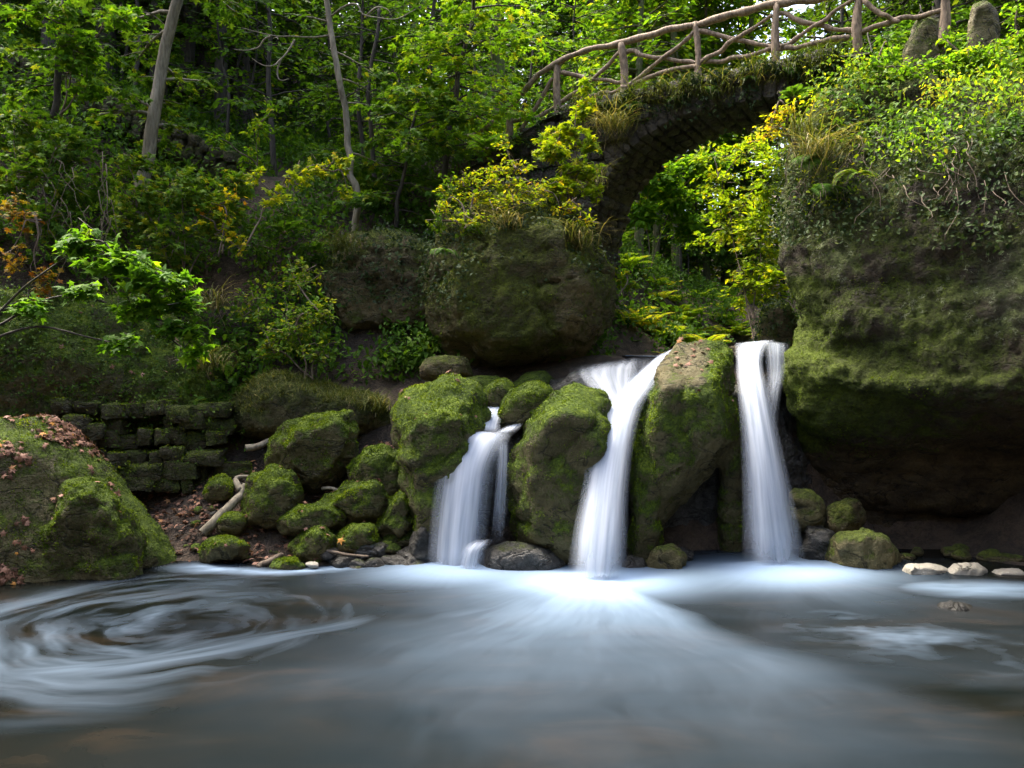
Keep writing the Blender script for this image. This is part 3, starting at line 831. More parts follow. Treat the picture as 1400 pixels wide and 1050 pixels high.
def sheet(rows, fade_top=0.05, fade_bot=0.06, alpha=0.9, layers=3, nv=70, nu=25):
    """rows: px, py, D, half width (px), bulge (m), tilt of the crest (px). Returns arrays for one body of falling water."""
    Vs, Fs, at, off = [], [], {k: [] for k in ('fu', 'fv', 'fa', 'fs', 'fe')}, 0
    R = catmull([list(r) + [0] * (6 - len(r)) for r in rows], nv)
    for L in range(layers):
        sc = 1.0 - 0.14 * L + (0.16 if L == 0 else 0)
        u = np.linspace(-1, 1, nu)
        Cn = np.array([P(*r[:3]) for r in R])
        seg = np.concatenate([[0], np.cumsum(np.linalg.norm(np.diff(Cn, axis=0), axis=1))])
        W = R[:, 3] / F * R[:, 2] * sc
        V = Cn[:, None, :] + np.zeros((nv, nu, 3))
        V[..., 0] += W[:, None] * u[None]
        V[..., 2] += (R[:, 5] / F * R[:, 2])[:, None] * u[None]
        V[..., 1] -= (R[:, 4][:, None] * (1 - u[None] ** 2)) - 0.02 * L + 0.02
        V[..., 1] += 0.02 * n2(u[None] * 4 + 0 * seg[:, None], seg[:, None] * 0.6 + 0 * u[None], 3, L + 3)
        Vs.append(V.reshape(-1, 3)); Fs.append(grid_faces(nu, nv) + off); off += nv * nu
        U = np.broadcast_to(u[None], (nv, nu)); S = np.broadcast_to(seg[:, None], (nv, nu)) / seg[-1]
        at['fu'].append(U.ravel()); at['fv'].append((S * seg[-1]).ravel()); at['fs'].append(np.full(nv * nu, L * 3.1 + rows[0][0] * 0.01))
        at['fa'].append(np.full(nv * nu, alpha - (0.3 if L == 0 else 0.0)))
        at['fe'].append((sstep(-0.001, fade_top, S) * (1 - sstep(1 - fade_bot * 3.2, 1.0, S) * 0.95)).ravel())
    return np.concatenate(Vs), np.concatenate(Fs), {k: np.concatenate(v) for k, v in at.items()}


def waterfall(label, bodies):
    Vs, Fs, at, off = [], [], {}, 0
    for V, Fq, a in bodies:
        Vs.append(V); Fs.append(Fq + off); off += len(V)
        for k in a: at.setdefault(k, []).append(a[k])
    V = np.concatenate(Vs); c = V.mean(0); c[2] = 0
    o = link_mesh('waterfall', V - c, [np.concatenate(Fs)], M['fall'], loc=c, attrs={k: np.concatenate(v) for k, v in at.items()})
    return tag(o, label, 'waterfall', 'waterfalls dropping into the pool')


waterfall('narrow stepped waterfall spreading over dark rock at the left', [
    sheet([(690, 548, 10.1, 12, 0.03), (676, 562, 9.8, 14, 0.04), (668, 580, 9.45, 14, 0.05), (664, 592, 9.3, 22, 0.05)], 0.25, 0.05, 0.95),
    sheet([(708, 574, 9.6, 8, 0.02, 3), (698, 584, 9.4, 14, 0.03, 3), (680, 595, 9.22, 20, 0.04, 0)], 0.6, 0.2, 0.75),
    sheet([(660, 588, 9.25, 36, 0.03, -4), (650, 602, 9.05, 40, 0.07, -2), (638, 640, 8.85, 36, 0.09), (630, 700, 8.72, 36, 0.10), (622, 788, 8.6, 34, 0.11)], 0.06, 0.05, 0.92),
    sheet([(688, 600, 9.15, 8, 0.02), (686, 650, 8.95, 9, 0.03), (683, 700, 8.9, 10, 0.03), (680, 745, 8.85, 12, 0.03)], 0.1, 0.15, 0.5, 2),
    sheet([(664, 735, 8.62, 14, 0.03), (648, 752, 8.5, 16, 0.05), (640, 788, 8.45, 18, 0.05)], 0.3, 0.1, 0.6, 2)])
waterfall('tall middle waterfall pouring between the two largest mossy boulders', [
    sheet([(916, 478, 10.5, 13, 0.03, 5), (896, 497, 10.0, 24, 0.05, 13), (870, 528, 9.6, 31, 0.07, 12), (848, 560, 9.2, 28, 0.07, 6), (838, 600, 8.85, 26, 0.10), (828, 660, 8.5, 28, 0.12), (820, 730, 8.2, 33, 0.14), (814, 815, 7.95, 38, 0.15)], 0.05, 0.05, 0.97),
    sheet([(838, 492, 10.4, 54, 0.04, 8), (834, 507, 10.0, 48, 0.06, 8), (838, 527, 9.65, 36, 0.08, 4), (846, 552, 9.35, 24, 0.08, 0), (846, 587, 9.0, 18, 0.06)], 0.25, 0.15, 0.5, 2)])
waterfall('broad right waterfall dropping beside the cliff', [
    sheet([(1034, 466, 10.6, 26, 0.0, 2), (1027, 474, 10.0, 20, 0.03, 3), (1024, 500, 9.6, 17, 0.07, 2), (1030, 540, 9.25, 20, 0.10), (1040, 610, 8.95, 25, 0.12), (1050, 690, 8.75, 32, 0.14), (1060, 792, 8.6, 41, 0.15)], 0.08, 0.05, 0.95),
    sheet([(1058, 466, 10.4, 18, 0.0, -2), (1060, 478, 10.0, 16, 0.02, -3), (1060, 510, 9.75, 13, 0.03), (1055, 545, 9.4, 11, 0.04), (1048, 600, 9.1, 14, 0.05), (1050, 680, 8.85, 18, 0.06)], 0.08, 0.3, 0.50, 2)])


# ------------------------------------------------------------------ tubes, leaves, plants
def tube(pts, radii, sides=7):
    pts = np.asarray(pts, float); radii = np.asarray(radii, float)
    m = len(pts)
    T = np.gradient(pts, axis=0)
    T /= np.linalg.norm(T, axis=1, keepdims=True) + 1e-9
    ref = np.array([0.31, 0.17, 0.93]) if abs(T[:, 2]).mean() < 0.8 else np.array([0.9, 0.3, 0.1])
    A = np.cross(T, ref); A /= np.linalg.norm(A, axis=1, keepdims=True) + 1e-9
    B = np.cross(T, A)
    an = np.linspace(0, 2 * math.pi, sides, endpoint=False)
    V = pts[:, None] + radii[:, None, None] * (np.cos(an)[None, :, None] * A[:, None] + np.sin(an)[None, :, None] * B[:, None])
    i = np.arange(m - 1)[:, None] * sides + np.arange(sides)[None]
    j = np.arange(m - 1)[:, None] * sides + (np.arange(sides)[None] + 1) % sides
    Fq = np.stack([i, j, j + sides, i + sides], -1).reshape(-1, 4)
    V = V.reshape(-1, 3)
    n = len(V)
    V = np.concatenate([V, pts[:1], pts[-1:]])
    s = np.arange(sides)
    c0 = np.stack([s, np.full(sides, n), np.full(sides, n), (s + 1) % sides], 1)
    cap = np.stack([(s + 1) % sides, s, np.full(sides, n)], 1)
    cap2 = np.stack([s + n - sides, (s + 1) % sides + n - sides, np.full(sides, n + 1)], 1)
    return V, Fq, np.concatenate([cap, cap2])


TPL = {}
o_ = [(0, 0, 0), (.26, .28, .06), (.22, .68, .04), (0, 1, -.08), (-.22, .68, .04), (-.26, .28, .06)]
TPL['oval'] = (np.array(o_, float), np.array([[0, 1, 2, 3], [0, 3, 4, 5]]))
TPL['pinna'] = (np.array([(0, 0, 0), (.09, .3, .02), (.06, .7, .01), (0, 1, -.03), (-.06, .7, .01), (-.09, .3, .02)], float), np.array([[0, 1, 2, 3], [0, 3, 4, 5]]))
TPL['quad'] = (np.array([(0, 0, 0), (.30, .5, .05), (0, 1, -.05), (-.30, .5, .05)], float), np.array([[0, 1, 2, 3]]))
mp = [(0, -.05, 0), (.42, -.08, -.06), (.27, .2, 0), (.62, .52, -.1), (.20, .47, 0), (0, 1, -.12), (-.20, .47, 0), (-.62, .52, -.1), (-.27, .2, 0), (-.42, -.08, -.06), (0, .22, .05)]
TPL['maple'] = (np.array(mp, float), np.array([[i, (i + 1) % 10, 10] for i in range(10)]))
iv = [(0, 0, 0), (.38, .02, -.04), (.22, .4, .02), (0, 1, -.08), (-.22, .4, .02), (-.38, .02, -.04)]
TPL['ivy'] = (np.array(iv, float), np.array([[0, 1, 2, 3], [0, 3, 4, 5]]))


def norm(v): return v / (np.linalg.norm(v, axis=-1, keepdims=True) + 1e-9)


class Plant:
    def __init__(s, leaf='oval'):
        s.tubes = []; s.leaf = leaf
        s.pos, s.dir, s.nrm, s.size, s.tone = [], [], [], [], []

    def tube(s, pts, r, sides=6): s.tubes.append(tube(pts, r, sides))

    def leaves(s, pos, d, n, size, tone):
        s.pos.append(pos); s.dir.append(d); s.nrm.append(n); s.size.append(size); s.tone.append(tone)

    def twig(s, a, b, n, size, tone, up=0.4, spread=0.9):
        """n leaves along the twig a-b, lying flat in a fan on both sides"""
        f = np.sort(rng.uniform(0.1, 1.05, n))[:, None]
        d = norm(b - a)
        side = norm(np.cross(d, np.array([0, 0, 1.0])) + 1e-6)
        sg = np.where(np.arange(n) % 2 == 0, 1, -1)[:, None]
        pos = a + (b - a) * f + rng.normal(0, size * 0.25, (n, 3))
        dd = norm(d + side * sg * rng.uniform(0.3, 1.0, (n, 1)) * spread + rng.normal(0, 0.25, (n, 3)) - np.array([0, 0, 0.2]))
        nn = norm(np.array([0, 0, 1.0]) + rng.normal(0, up, (n, 3)))
        s.leaves(pos, dd, nn, size * rng.uniform(0.6, 1.2, n), np.clip(tone + rng.normal(0, 0.2, n), 0, 1))

    def branch(s, a, az, el, L, r, ntw, nl, size, tone, droop=0.5, wood=True, up=0.4, bare=0.2, twl=0.5):
        m = 7
        pts = [np.asarray(a, float)]
        for k in range(1, m):
            f = k / (m - 1)
            e = el - droop * f + rng.normal(0, 0.08)
            z = az + rng.normal(0, 0.12)
            pts.append(pts[-1] + L / (m - 1) * np.array([math.cos(z) * math.cos(e), math.sin(z) * math.cos(e), math.sin(e)]))
        pts = np.array(pts)
        if wood: s.tube(pts, np.linspace(r, r * 0.25, m), 5)
        for k in range(ntw):
            f = bare + (1 - bare) * (k + rng.uniform(0, 1)) / ntw
            i = min(int(f * (m - 1)), m - 2); ff = f * (m - 1) - i
            b0 = pts[i] * (1 - ff) + pts[i + 1] * ff
            d = norm(pts[i + 1] - pts[i])
            sd = norm(np.cross(d, np.array([0, 0, 1.0])))
            sg = 1 if k % 2 else -1
            tl = L * twl * (1.15 - f * 0.75) * rng.uniform(0.6, 1.2)
            e = b0 + tl * norm(d * 0.8 + sd * sg * rng.uniform(0.5, 1.2) + np.array([0, 0, rng.uniform(-.35, .15)]))
            if wood and tl > 0.25: s.tube(np.array([b0, (b0 + e) / 2 + [0, 0, .03 * tl], e]), [r * 0.35, r * 0.25, r * 0.12], 4)
            s.twig(b0, e, nl, size, tone + rng.normal(0, 0.08), up)
        return pts

    def foliage_mesh(s, base):
        T, Tf = TPL[s.leaf]
        pos = np.concatenate(s.pos) - base; d = np.concatenate(s.dir); n = np.concatenate(s.nrm)
        size = np.concatenate(s.size); tone = np.concatenate(s.tone)
        side = norm(np.cross(d, n)); n2_ = np.cross(side, d)
        V = pos[:, None] + size[:, None, None] * (T[None, :, 0, None] * side[:, None] + T[None, :, 1, None] * d[:, None] + T[None, :, 2, None] * n2_[:, None])
        k = len(T)
        Fq = (Tf[None] + (np.arange(len(pos)) * k)[:, None, None]).reshape(-1, Tf.shape[1])
        return V.reshape(-1, 3), Fq, np.repeat(tone, k)

    def build(s, name, label, cat, base, leafmat, barkmat=None, group=None, names=('stem', 'foliage'), sharp=False):
        base = np.asarray(base, float)
        one = not s.tubes or not s.pos
        root = None if one else thing(name, label, cat, base, group)
        if s.tubes:
            Vs, Q, Tr, off = [], [], [], 0
            for V, q, tr in s.tubes:
                Vs.append(V); Q.append(q + off); Tr.append(tr + off); off += len(V)
            o = link_mesh(name if one else names[0], np.concatenate(Vs) - base, [np.concatenate(Q), np.concatenate(Tr)], M[barkmat], root)
        if s.pos:
            V, Fq, tone = s.foliage_mesh(base)
            o = link_mesh(name if one else names[1], V, [Fq], M[leafmat], root, {'tone': tone}, smooth=False)
        if one:
            o.location = base
            tag(o, label, cat, group)
            root = o
        return root


def wob(pts, n, amp, seed=0):
    R = catmull(pts, n)
    R = R + amp * np.stack([vnoise(np.stack([np.linspace(0, n / 4, n), np.full(n, k * 7.3 + seed), np.zeros(n)], -1), k) for k in range(3)], -1)
    return R


# ------------------------------------------------------------------ bridge
BA, BB = np.array([0.0, 14.0]), np.array([4.8, 11.0])
BU = (BB - BA) / np.linalg.norm(BB - BA)
BW = np.array([-BU[1], BU[0]])                       # away from the camera
def onb(px, py, off=0.0):
    """(t, z) in the bridge's front plane, shifted back by off, of what is seen at px, py"""
    k = (px - 700) / F
    A0 = BA + BW * off
    t_ = (k * A0[1] - A0[0]) / (BU[0] - k * BU[1])
    D = A0[1] + BU[1] * t_
    return np.array([t_, H + (525 - py) / F * D])
def bw(t_, w_, z): return np.array([BA[0] + BU[0] * t_ + BW[0] * w_, BA[1] + BU[1] * t_ + BW[1] * w_, z])


arc = catmull([onb(*q) for q in ((792, 470), (796, 400), (800, 345), (811, 290), (836, 236), (880, 190), (950, 156), (1040, 138), (1130, 140), (1215, 170))], 44)
top = catmull([onb(*q) for q in ((640, 225), (690, 196), (760, 152), (850, 128), (950, 107), (1060, 88), (1175, 66), (1300, 56))], 40)
WID = 1.45
br = thing('stone_bridge', 'small mossy rubble stone arch bridge above the waterfalls', 'bridge', (*(BA + BU * 2.5), 3.0))
bo = np.array(br.location)
# the arch: rings of rough stones, five across
parts = []
tan = np.gradient(arc, axis=0); tan /= np.linalg.norm(tan, axis=1, keepdims=True)
nor = np.stack([-tan[:, 1], tan[:, 0]], 1)            # outwards
sA = np.concatenate([[0], np.cumsum(np.linalg.norm(np.diff(arc, axis=0), axis=1))])
k = 0
s = 0.0
while s < sA[-1] - 0.1:
    ln = rng.uniform(0.13, 0.22)
    i = min(int(np.searchsorted(sA, s + ln / 2)), len(arc) - 1)
    w0 = -0.02
    while w0 < WID - 0.05:
        wd = rng.uniform(0.2, 0.36)
        if w0 + wd > WID: wd = WID - w0
        th = 0.20 + rng.uniform(-.02, .02)
        V, Fq = stone_block(np.zeros(3), ln / 2.05, wd / 2.05, th, 600 + k)
        c2 = arc[i] + nor[i] * (th + rng.uniform(-.02, .03))
        tz = tan[i, 0] * V[:, 0] + nor[i, 0] * V[:, 2] + c2[0]
        zz = tan[i, 1] * V[:, 0] + nor[i, 1] * V[:, 2] + c2[1]
        ww = V[:, 1] + w0 + wd / 2
        parts.append((np.stack([BA[0] + BU[0] * tz + BW[0] * ww, BA[1] + BU[1] * tz + BW[1] * ww, zz], 1), Fq))
        w0 += wd; k += 1
    s += ln
V, Fq = join(parts)
link_mesh('arch', V - bo, [Fq], M['arch'], br)
# core behind the stones: from just outside the soffit up to the deck
inner = arc + nor * 0.09
tt = np.linspace(top[0, 0], onb(1185, 80)[0], 60)
ztop = np.interp(tt, top[:, 0], top[:, 1])
ord_ = np.argsort(inner[:, 0])
zin = np.interp(tt, inner[ord_, 0], inner[ord_, 1])
zin = np.where(tt < inner[:, 0].min() + 0.02, 2.0, zin)
Vs = []
for f in (0.03, WID - 0.03):
    for row in np.linspace(0, 1, 8):
        z = zin * (1 - row) + (ztop - 0.05) * row
        Vs.append(np.stack([BA[0] + BU[0] * tt + BW[0] * f, BA[1] + BU[1] * tt + BW[1] * f, z], 1))
Vs = np.concatenate(Vs)
fq = [grid_faces(60, 8), grid_faces(60, 8) + 480]
strip = np.arange(59)
fq.append(np.stack([strip + 420, strip + 421, strip + 901, strip + 900], 1))
fq.append(np.stack([strip, strip + 480, strip + 481, strip + 1], 1))
link_mesh('spandrel_wall', Vs - bo, [np.concatenate(fq)], M['arch'], br, smooth=False)
# rubble facing of the spandrels
parts = []
for row in range(14):
    z = 3.2 + row * 0.26
    tcur = top[0, 0]
    while tcur < onb(1140, 80)[0]:
        wd = rng.uniform(0.2, 0.42)
        tm = tcur + wd / 2
        zt = np.interp(tm, top[:, 0], top[:, 1]); zi = np.interp(tm, inner[ord_, 0], inner[ord_, 1]) + 0.25
        if tm < inner[:, 0].min(): zi = 2.0
        if zi < z < zt - 0.05:
            V, Fq = stone_block(np.zeros(3), wd / 2.05, 0.1, 0.125, 900 + len(parts))
            parts.append((np.stack([BA[0] + BU[0] * (tm + V[:, 0]) + BW[0] * V[:, 1], BA[1] + BU[1] * (tm + V[:, 0]) + BW[1] * V[:, 1], z + V[:, 2]], 1), Fq))
        tcur += wd
V, Fq = join(parts)
link_mesh('facing_stones', V - bo, [Fq], M['arch'], br)
# mossy deck
uu = np.linspace(-0.12, WID + 0.1, 16)
T2, W2 = np.meshgrid(np.linspace(top[0, 0], onb(1190, 70)[0], 120), uu)
Z2 = np.interp(T2, top[:, 0], top[:, 1]) + 0.02 + 0.06 * n2(T2 * 3, W2 * 3, 3, 5) - 0.12 * ((np.abs(W2 - WID / 2) / (WID / 2 + .1)) ** 6)
link_mesh('deck', np.stack([BA[0] + BU[0] * T2 + BW[0] * W2, BA[1] + BU[1] * T2 + BW[1] * W2, Z2], -1).reshape(-1, 3) - bo, [grid_faces(120, 16)], M['turf'], br)

# rustic railing
rl = thing('wooden_railing', 'rustic railing of peeled crooked branches along the bridge edge', 'railing', (*(BA + BU * 2.5), 5.8))
ro = np.array(rl.location)
def rw(px, py, off=0.18):
    a = onb(px, py, off)
    return bw(a[0], off, a[1])
def pole(name, pxs, r0, r1, off=0.18, seed=0, sides=9, n=None):
    pts = [rw(*q, off) for q in pxs]
    n = n or max(12, 9 * len(pts))
    R = wob(pts, n, 0.03, seed)
    r = np.linspace(r0, r1, n) * (1 + 0.24 * vnoise(np.stack([np.linspace(0, n / 3, n), np.full(n, seed * 1.7), np.zeros(n)], -1), 5))
    V, q, tr = tube(R, r, sides)
    return link_mesh(name, V - ro, [q, tr], M['rail'], rl)
for i, (xb, yb, xt, yt) in enumerate(((697, 205, 697, 145), (763, 160, 762, 86), (853, 136, 851, 60), (955, 112, 951, 32), (1062, 98, 1060, 5), (1172, 74, 1176, -14), (1290, 60, 1292, -20))):
    pole('post', [(xb, yb), (xt, yt)], 0.062, 0.054, 0.18, i, 10, 8)
pole('top_rail', [(640, 186), (665, 175), (690, 153), (720, 122), (742, 99), (765, 85), (805, 69), (850, 58), (900, 45), (950, 32), (1005, 19), (1060, 6), (1115, -2), (1180, -14), (1300, -24)], 0.045, 0.06, 0.18, 11)
for i, pl in enumerate(([(710, 180), (735, 142), (757, 106)], [(768, 140), (810, 108), (849, 70)], [(860, 116), (900, 86), (947, 45)], [(960, 84), (1005, 55), (1056, 21)], [(1068, 64), (1115, 35), (1168, -2)], [(1182, -2), (1205, 20), (1228, 30)])):
    pole('brace', pl, 0.036, 0.03, 0.16, 20 + i)
for i, pl in enumerate(([(697, 165), (730, 160), (762, 142)], [(766, 99), (810, 108), (850, 113)], [(856, 70), (900, 79), (952, 86)], [(955, 43), (1010, 55), (1060, 66)], [(1064, 18), (1110, 31), (1172, 43)], [(1176, 44), (1220, 30), (1290, 14)])):
    pole('mid_rail', pl, 0.036, 0.032, 0.2, 40 + i)
for i, pl in enumerate(([(806, 136), (815, 128), (835, 126), (852, 119)], [(852, 120), (900, 102), (953, 91)], [(957, 86), (1010, 80), (1062, 64)], [(1064, 68), (1110, 60), (1160, 50)])):
    pole('bottom_rail', pl, 0.034, 0.034, 0.17, 60 + i)

# dim log fence on the path at the left of the bridge
fp = thing('log_fence', 'dim log fence beside the path below the slender pale tree', 'fence', P(575, 285, 15.2))
fo_ = np.array(fp.location)
for nm, pl in (('post', [(570, 300), (568, 240)]), ('post', [(600, 292), (598, 246)]), ('rail', [(545, 250), (570, 262), (600, 256)]), ('brace', [(548, 268), (572, 280)]), ('brace', [(572, 276), (598, 250)])):
    V, q, tr = tube(wob([P(*a, 15.2) for a in pl], 10, 0.02, len(pl)), np.full(10, 0.05), 8)
    link_mesh(nm, V - fo_, [q, tr], M['bark_dark'], fp)

# rough stone pillars at the far end of the railing
for lab, ol, D in (('leaning mossy stone stub behind the ivy at the bridge end', [(1232, 118), (1236, 70), (1250, 28), (1266, 17), (1284, 26), (1290, 70), (1300, 118)], 10.9),
                   ('dark upright stone stub at the top right corner', [(1322, 96), (1326, 30), (1330, 4), (1348, -2), (1362, 10), (1364, 46), (1368, 96)], 10.6)):
    rock('stone_pillar', lab, simple(ol, D, 0.22, 0.8), 'boulder', vox=0.035, smooth=3, amp=0.06, freq=2.5, cat='pillar')

# ------------------------------------------------------------------ sticks and logs
def stick(name, label, pts, r0, r1, mat, cat, side=None):
    pl = [P(*q) for q in pts]
    n = 7 * len(pl)
    V, q, tr = tube(wob(pl, n, 0.015, len(label)), np.linspace(r0, r1, n), 9)
    Vs, Q, Tr = [V], [q], [tr]
    if side:
        V2, q2, t2 = tube(wob([P(*a) for a in side], 10, 0.01, 3), np.linspace(r1, r1 * 0.4, 10), 7)
        Q.append(q2 + len(V)); Tr.append(t2 + len(V)); Vs.append(V2)
    V = np.concatenate(Vs); c = V.mean(0); c[2] = V[:, 2].min()
    return tag(link_mesh(name, V - c, [np.concatenate(Q), np.concatenate(Tr)], M[mat], loc=c), label, cat)
stick('fallen_log', 'grey fallen log slanting over the leafy earth', [(278, 728, 9.25), (305, 702, 9.4), (326, 680, 9.55), (336, 664, 9.65)], 0.06, 0.045, 'bark_pale', 'log', [(330, 670, 9.6), (322, 655, 9.7), (340, 652, 9.7)])
stick('broken_branch', 'short broken branch poking out of the hollow by the square boulder', [(335, 612, 10.2), (350, 610, 10.2), (370, 603, 10.3), (382, 605, 10.4)], 0.045, 0.04, 'bark_pale', 'branch')
stick('branch', 'thin dead branch lying over the stone heap', [(440, 668, 9.6), (470, 670, 9.5), (498, 672, 9.5), (530, 682, 9.4)], 0.022, 0.012, 'bark_pale', 'branch')
stick('branch', 'thin stick between the shore stones and the waterline', [(436, 752, 8.85), (470, 758, 8.8), (505, 762, 8.75)], 0.02, 0.012, 'root', 'branch')
stick('branch', 'brown stub lying at the waterline beside the pale pebble', [(352, 776, 8.75), (370, 766, 8.85), (384, 758, 8.95)], 0.035, 0.03, 'root', 'branch')

# ------------------------------------------------------------------ trees of the wood
def wood_tree(hgt, r, nb, first, size, L0, nl=11, ntw=8, tone=0.4, bend=0.25, leafmat='leaf_dark', bark='bark_dark', name='forest_tree'):
    p_ = Plant('quad')
    a = rng.uniform(0, 6.28)
    tr = wob([(0, 0, -0.6), (bend * .4 * math.cos(a), bend * .4 * math.sin(a), hgt * .33), (bend * math.cos(a), bend * math.sin(a), hgt * .7), (bend * 0.5 * math.cos(a), bend * math.sin(a), hgt)], 24, 0.12, rng.uniform(0, 90))
    p_.tube(tr, np.linspace(r, r * 0.2, 24) * (1 + 0.6 * np.exp(-np.arange(24) / 1.2)), 9)
    for k in range(nb):
        f = first + (1 - first) * ((k + rng.uniform(0, 1)) / nb)
        i = min(int(f * 23), 22)
        az = k * 2.4 + rng.normal(0, 0.4)
        L = L0 * (1.0 - 0.55 * f) * rng.uniform(0.7, 1.25)
        p_.branch(tr[i], az, rng.uniform(0.05, 0.5), L, r * 0.28, ntw, nl, size, tone, 0.55)
    return p_.build(name, 'x', 'tree', (0, 0, 0), leafmat, bark, names=('trunk', 'crown'))


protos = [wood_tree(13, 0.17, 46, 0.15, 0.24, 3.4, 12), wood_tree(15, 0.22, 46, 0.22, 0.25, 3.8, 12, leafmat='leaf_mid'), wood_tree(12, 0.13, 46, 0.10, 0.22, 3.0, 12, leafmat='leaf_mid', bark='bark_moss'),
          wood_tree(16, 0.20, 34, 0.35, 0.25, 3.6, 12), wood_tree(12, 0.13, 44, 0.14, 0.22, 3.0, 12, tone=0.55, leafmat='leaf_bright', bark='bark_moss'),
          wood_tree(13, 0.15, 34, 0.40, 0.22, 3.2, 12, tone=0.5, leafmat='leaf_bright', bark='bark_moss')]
saps = [wood_tree(4.2, 0.045, 20, 0.15, 0.13, 1.7, 9, 7, 0.5, leafmat='leaf_mid', name='sapling'), wood_tree(3.2, 0.035, 16, 0.12, 0.12, 1.5, 9, 7, 0.5, leafmat='leaf_bright', name='sapling'), wood_tree(5.5, 0.06, 24, 0.2, 0.14, 2.0, 9, 7, 0.45, leafmat='leaf_mid', name='sapling')]
first_use = set()
def place(proto, x, y, sc, label, group):
    z = gz(x, y)
    if proto.name not in first_use:
        first_use.add(proto.name)
        proto.location = (x, y, z); proto.scale = (sc,) * 3; proto.rotation_euler.z = rng.uniform(0, 6.28)
        proto['label'] = label; proto['group'] = group
        return proto
    return dup(proto, (x, y, z), rng.uniform(0, 6.28), sc, label, group)


def stream_free(x, y, w=None):
    sxm = np.interp(y, [10, 13, 16, 22, 30, 45], [2.5, 3.2, 5.2, 7, 10, 15])
    return (y > 24 and w is None) or abs(x - sxm) > (w or (1.6 if y < 18 else 1.2))
GROUPS = (('tall tree of the dim wood on the left hillside', 'trees on the left hillside'), ('leafy tree of the wood behind the bridge railing', 'trees behind the bridge'),
          ('mossy trunked tree of the wood seen through the arch', 'trees seen through the arch'), ('tree of the wood rising behind the right cliff', 'trees behind the cliff'))
pts_ = []
def try_place(x, y, mind):
    for (a, b) in pts_:
        if (a - x) ** 2 + (b - y) ** 2 < mind * mind: return False
    pts_.append((x, y)); return True
def grp(px):
    return GROUPS[0] if px < 560 else GROUPS[1] if px < 830 else GROUPS[2] if px < 1080 else GROUPS[3]
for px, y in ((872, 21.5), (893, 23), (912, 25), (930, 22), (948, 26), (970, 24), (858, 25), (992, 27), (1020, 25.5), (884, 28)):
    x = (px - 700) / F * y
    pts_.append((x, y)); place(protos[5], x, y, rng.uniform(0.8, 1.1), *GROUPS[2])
cnt = 0
for tries in range(6000):
    if cnt >= 140: break
    y = 17 + 38 * rng.uniform() ** 1.3
    px = rng.uniform(-120, 1520)
    x = (px - 700) / F * y
    if y < 30 and not stream_free(x, y, 3.4): continue
    if -6.8 < x < 3.2 and y < 29 + 0.4 * x: continue
    if 820 < px < 1110 and (y < 26 or rng.uniform() < 0.3): continue
    if not try_place(x, y, 1.3 + 0.035 * y): continue
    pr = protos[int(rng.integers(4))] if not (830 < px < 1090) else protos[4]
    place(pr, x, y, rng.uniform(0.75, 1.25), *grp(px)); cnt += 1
pts_ = []
cnt = 0
for tries in range(4000):
    if cnt >= 110: break
    y = 14.5 + 16 * rng.uniform() ** 1.2
    px = rng.uniform(-80, 1480)
    x = (px - 700) / F * y
    if not stream_free(x, y): continue
    if 600 < px < 820 and y < 19: continue
    if 820 <= px < 1110 and y < 21: continue
    if px < 350 and y < 16.5: continue
    if px > 1080 and y < 13: continue
    if not try_place(x, y, 1.1): continue
    g_ = grp(px)
    place(saps[int(rng.integers(3))], x, y, rng.uniform(0.7, 1.3), g_[0].replace('tall tree', 'slender sapling').replace('leafy tree', 'leafy sapling').replace('mossy trunked tree', 'bright sapling').replace('tree of', 'sapling of'), g_[1].replace('trees', 'saplings'))
    cnt += 1

# unseen trees added around the camera's back and sides to block sky light
for k in range(5):
    a = rng.uniform(-0.35, math.pi + 0.35)
    R_ = rng.uniform(11, 19)
    x, y = R_ * math.cos(a), -1 - R_ * math.sin(a) * 0.9
    if abs(x) < 6 and y > -9: continue
    place(protos[k % 4], x, y, rng.uniform(0.9, 1.2), 'unseen tree added beyond the near end of the pool to block light', 'unseen shade trees around the near end of the pool')

for x, y in ((-8.6, 3.0), (-8.0, 0.0), (8.6, 5.2), (8.0, 2.4), (9.5, 0.5)):  # unseen bank trees added to shade the left shore and darken the cliff
    place(protos[int(rng.integers(3))], x, y, rng.uniform(0.8, 1.0), 'unseen tree added beyond the near end of the pool to block light', 'unseen shade trees around the near end of the pool')

for x, y in ((-8.2, 18.6), (-10.2, 17.6), (-12.4, 19.2), (-9.4, 21.2), (-11.6, 22.4), (-7.2, 20.8)):
    place(protos[(0, 3)[int(rng.integers(2))]], x, y, rng.uniform(0.95, 1.15), *GROUPS[0])

# single trees one can tell apart
def solo(label, pts, r0, r1, bark, leaf='maple', leafmat='leaf_bright', branches=(), cat='tree', name='tree', size=0.13, dead=()):
    p_ = Plant(leaf)
    pl = [P(*q) for q in pts]
    n = 8 * len(pl)
    tr = wob(pl, n, 0.03, pts[0][0])
    p_.tube(tr, np.linspace(r0, r1, n), 10)
    for (f, az, el, L, ntw, nl, tone) in branches:
        i = int(f * (n - 1))
        p_.branch(tr[i], az, el, L, r0 * 0.3, ntw, nl, size, tone, 0.5)
    for dd in dead:
        q = wob([P(*a) for a in dd], 8 * len(dd) // 2 + 4, 0.03, dd[0][0])
        p_.tube(q, np.linspace(0.018, 0.006, len(q)), 5)
    return p_.build(name, label, cat, pl[0], leafmat, bark, names=('trunk', 'crown'))


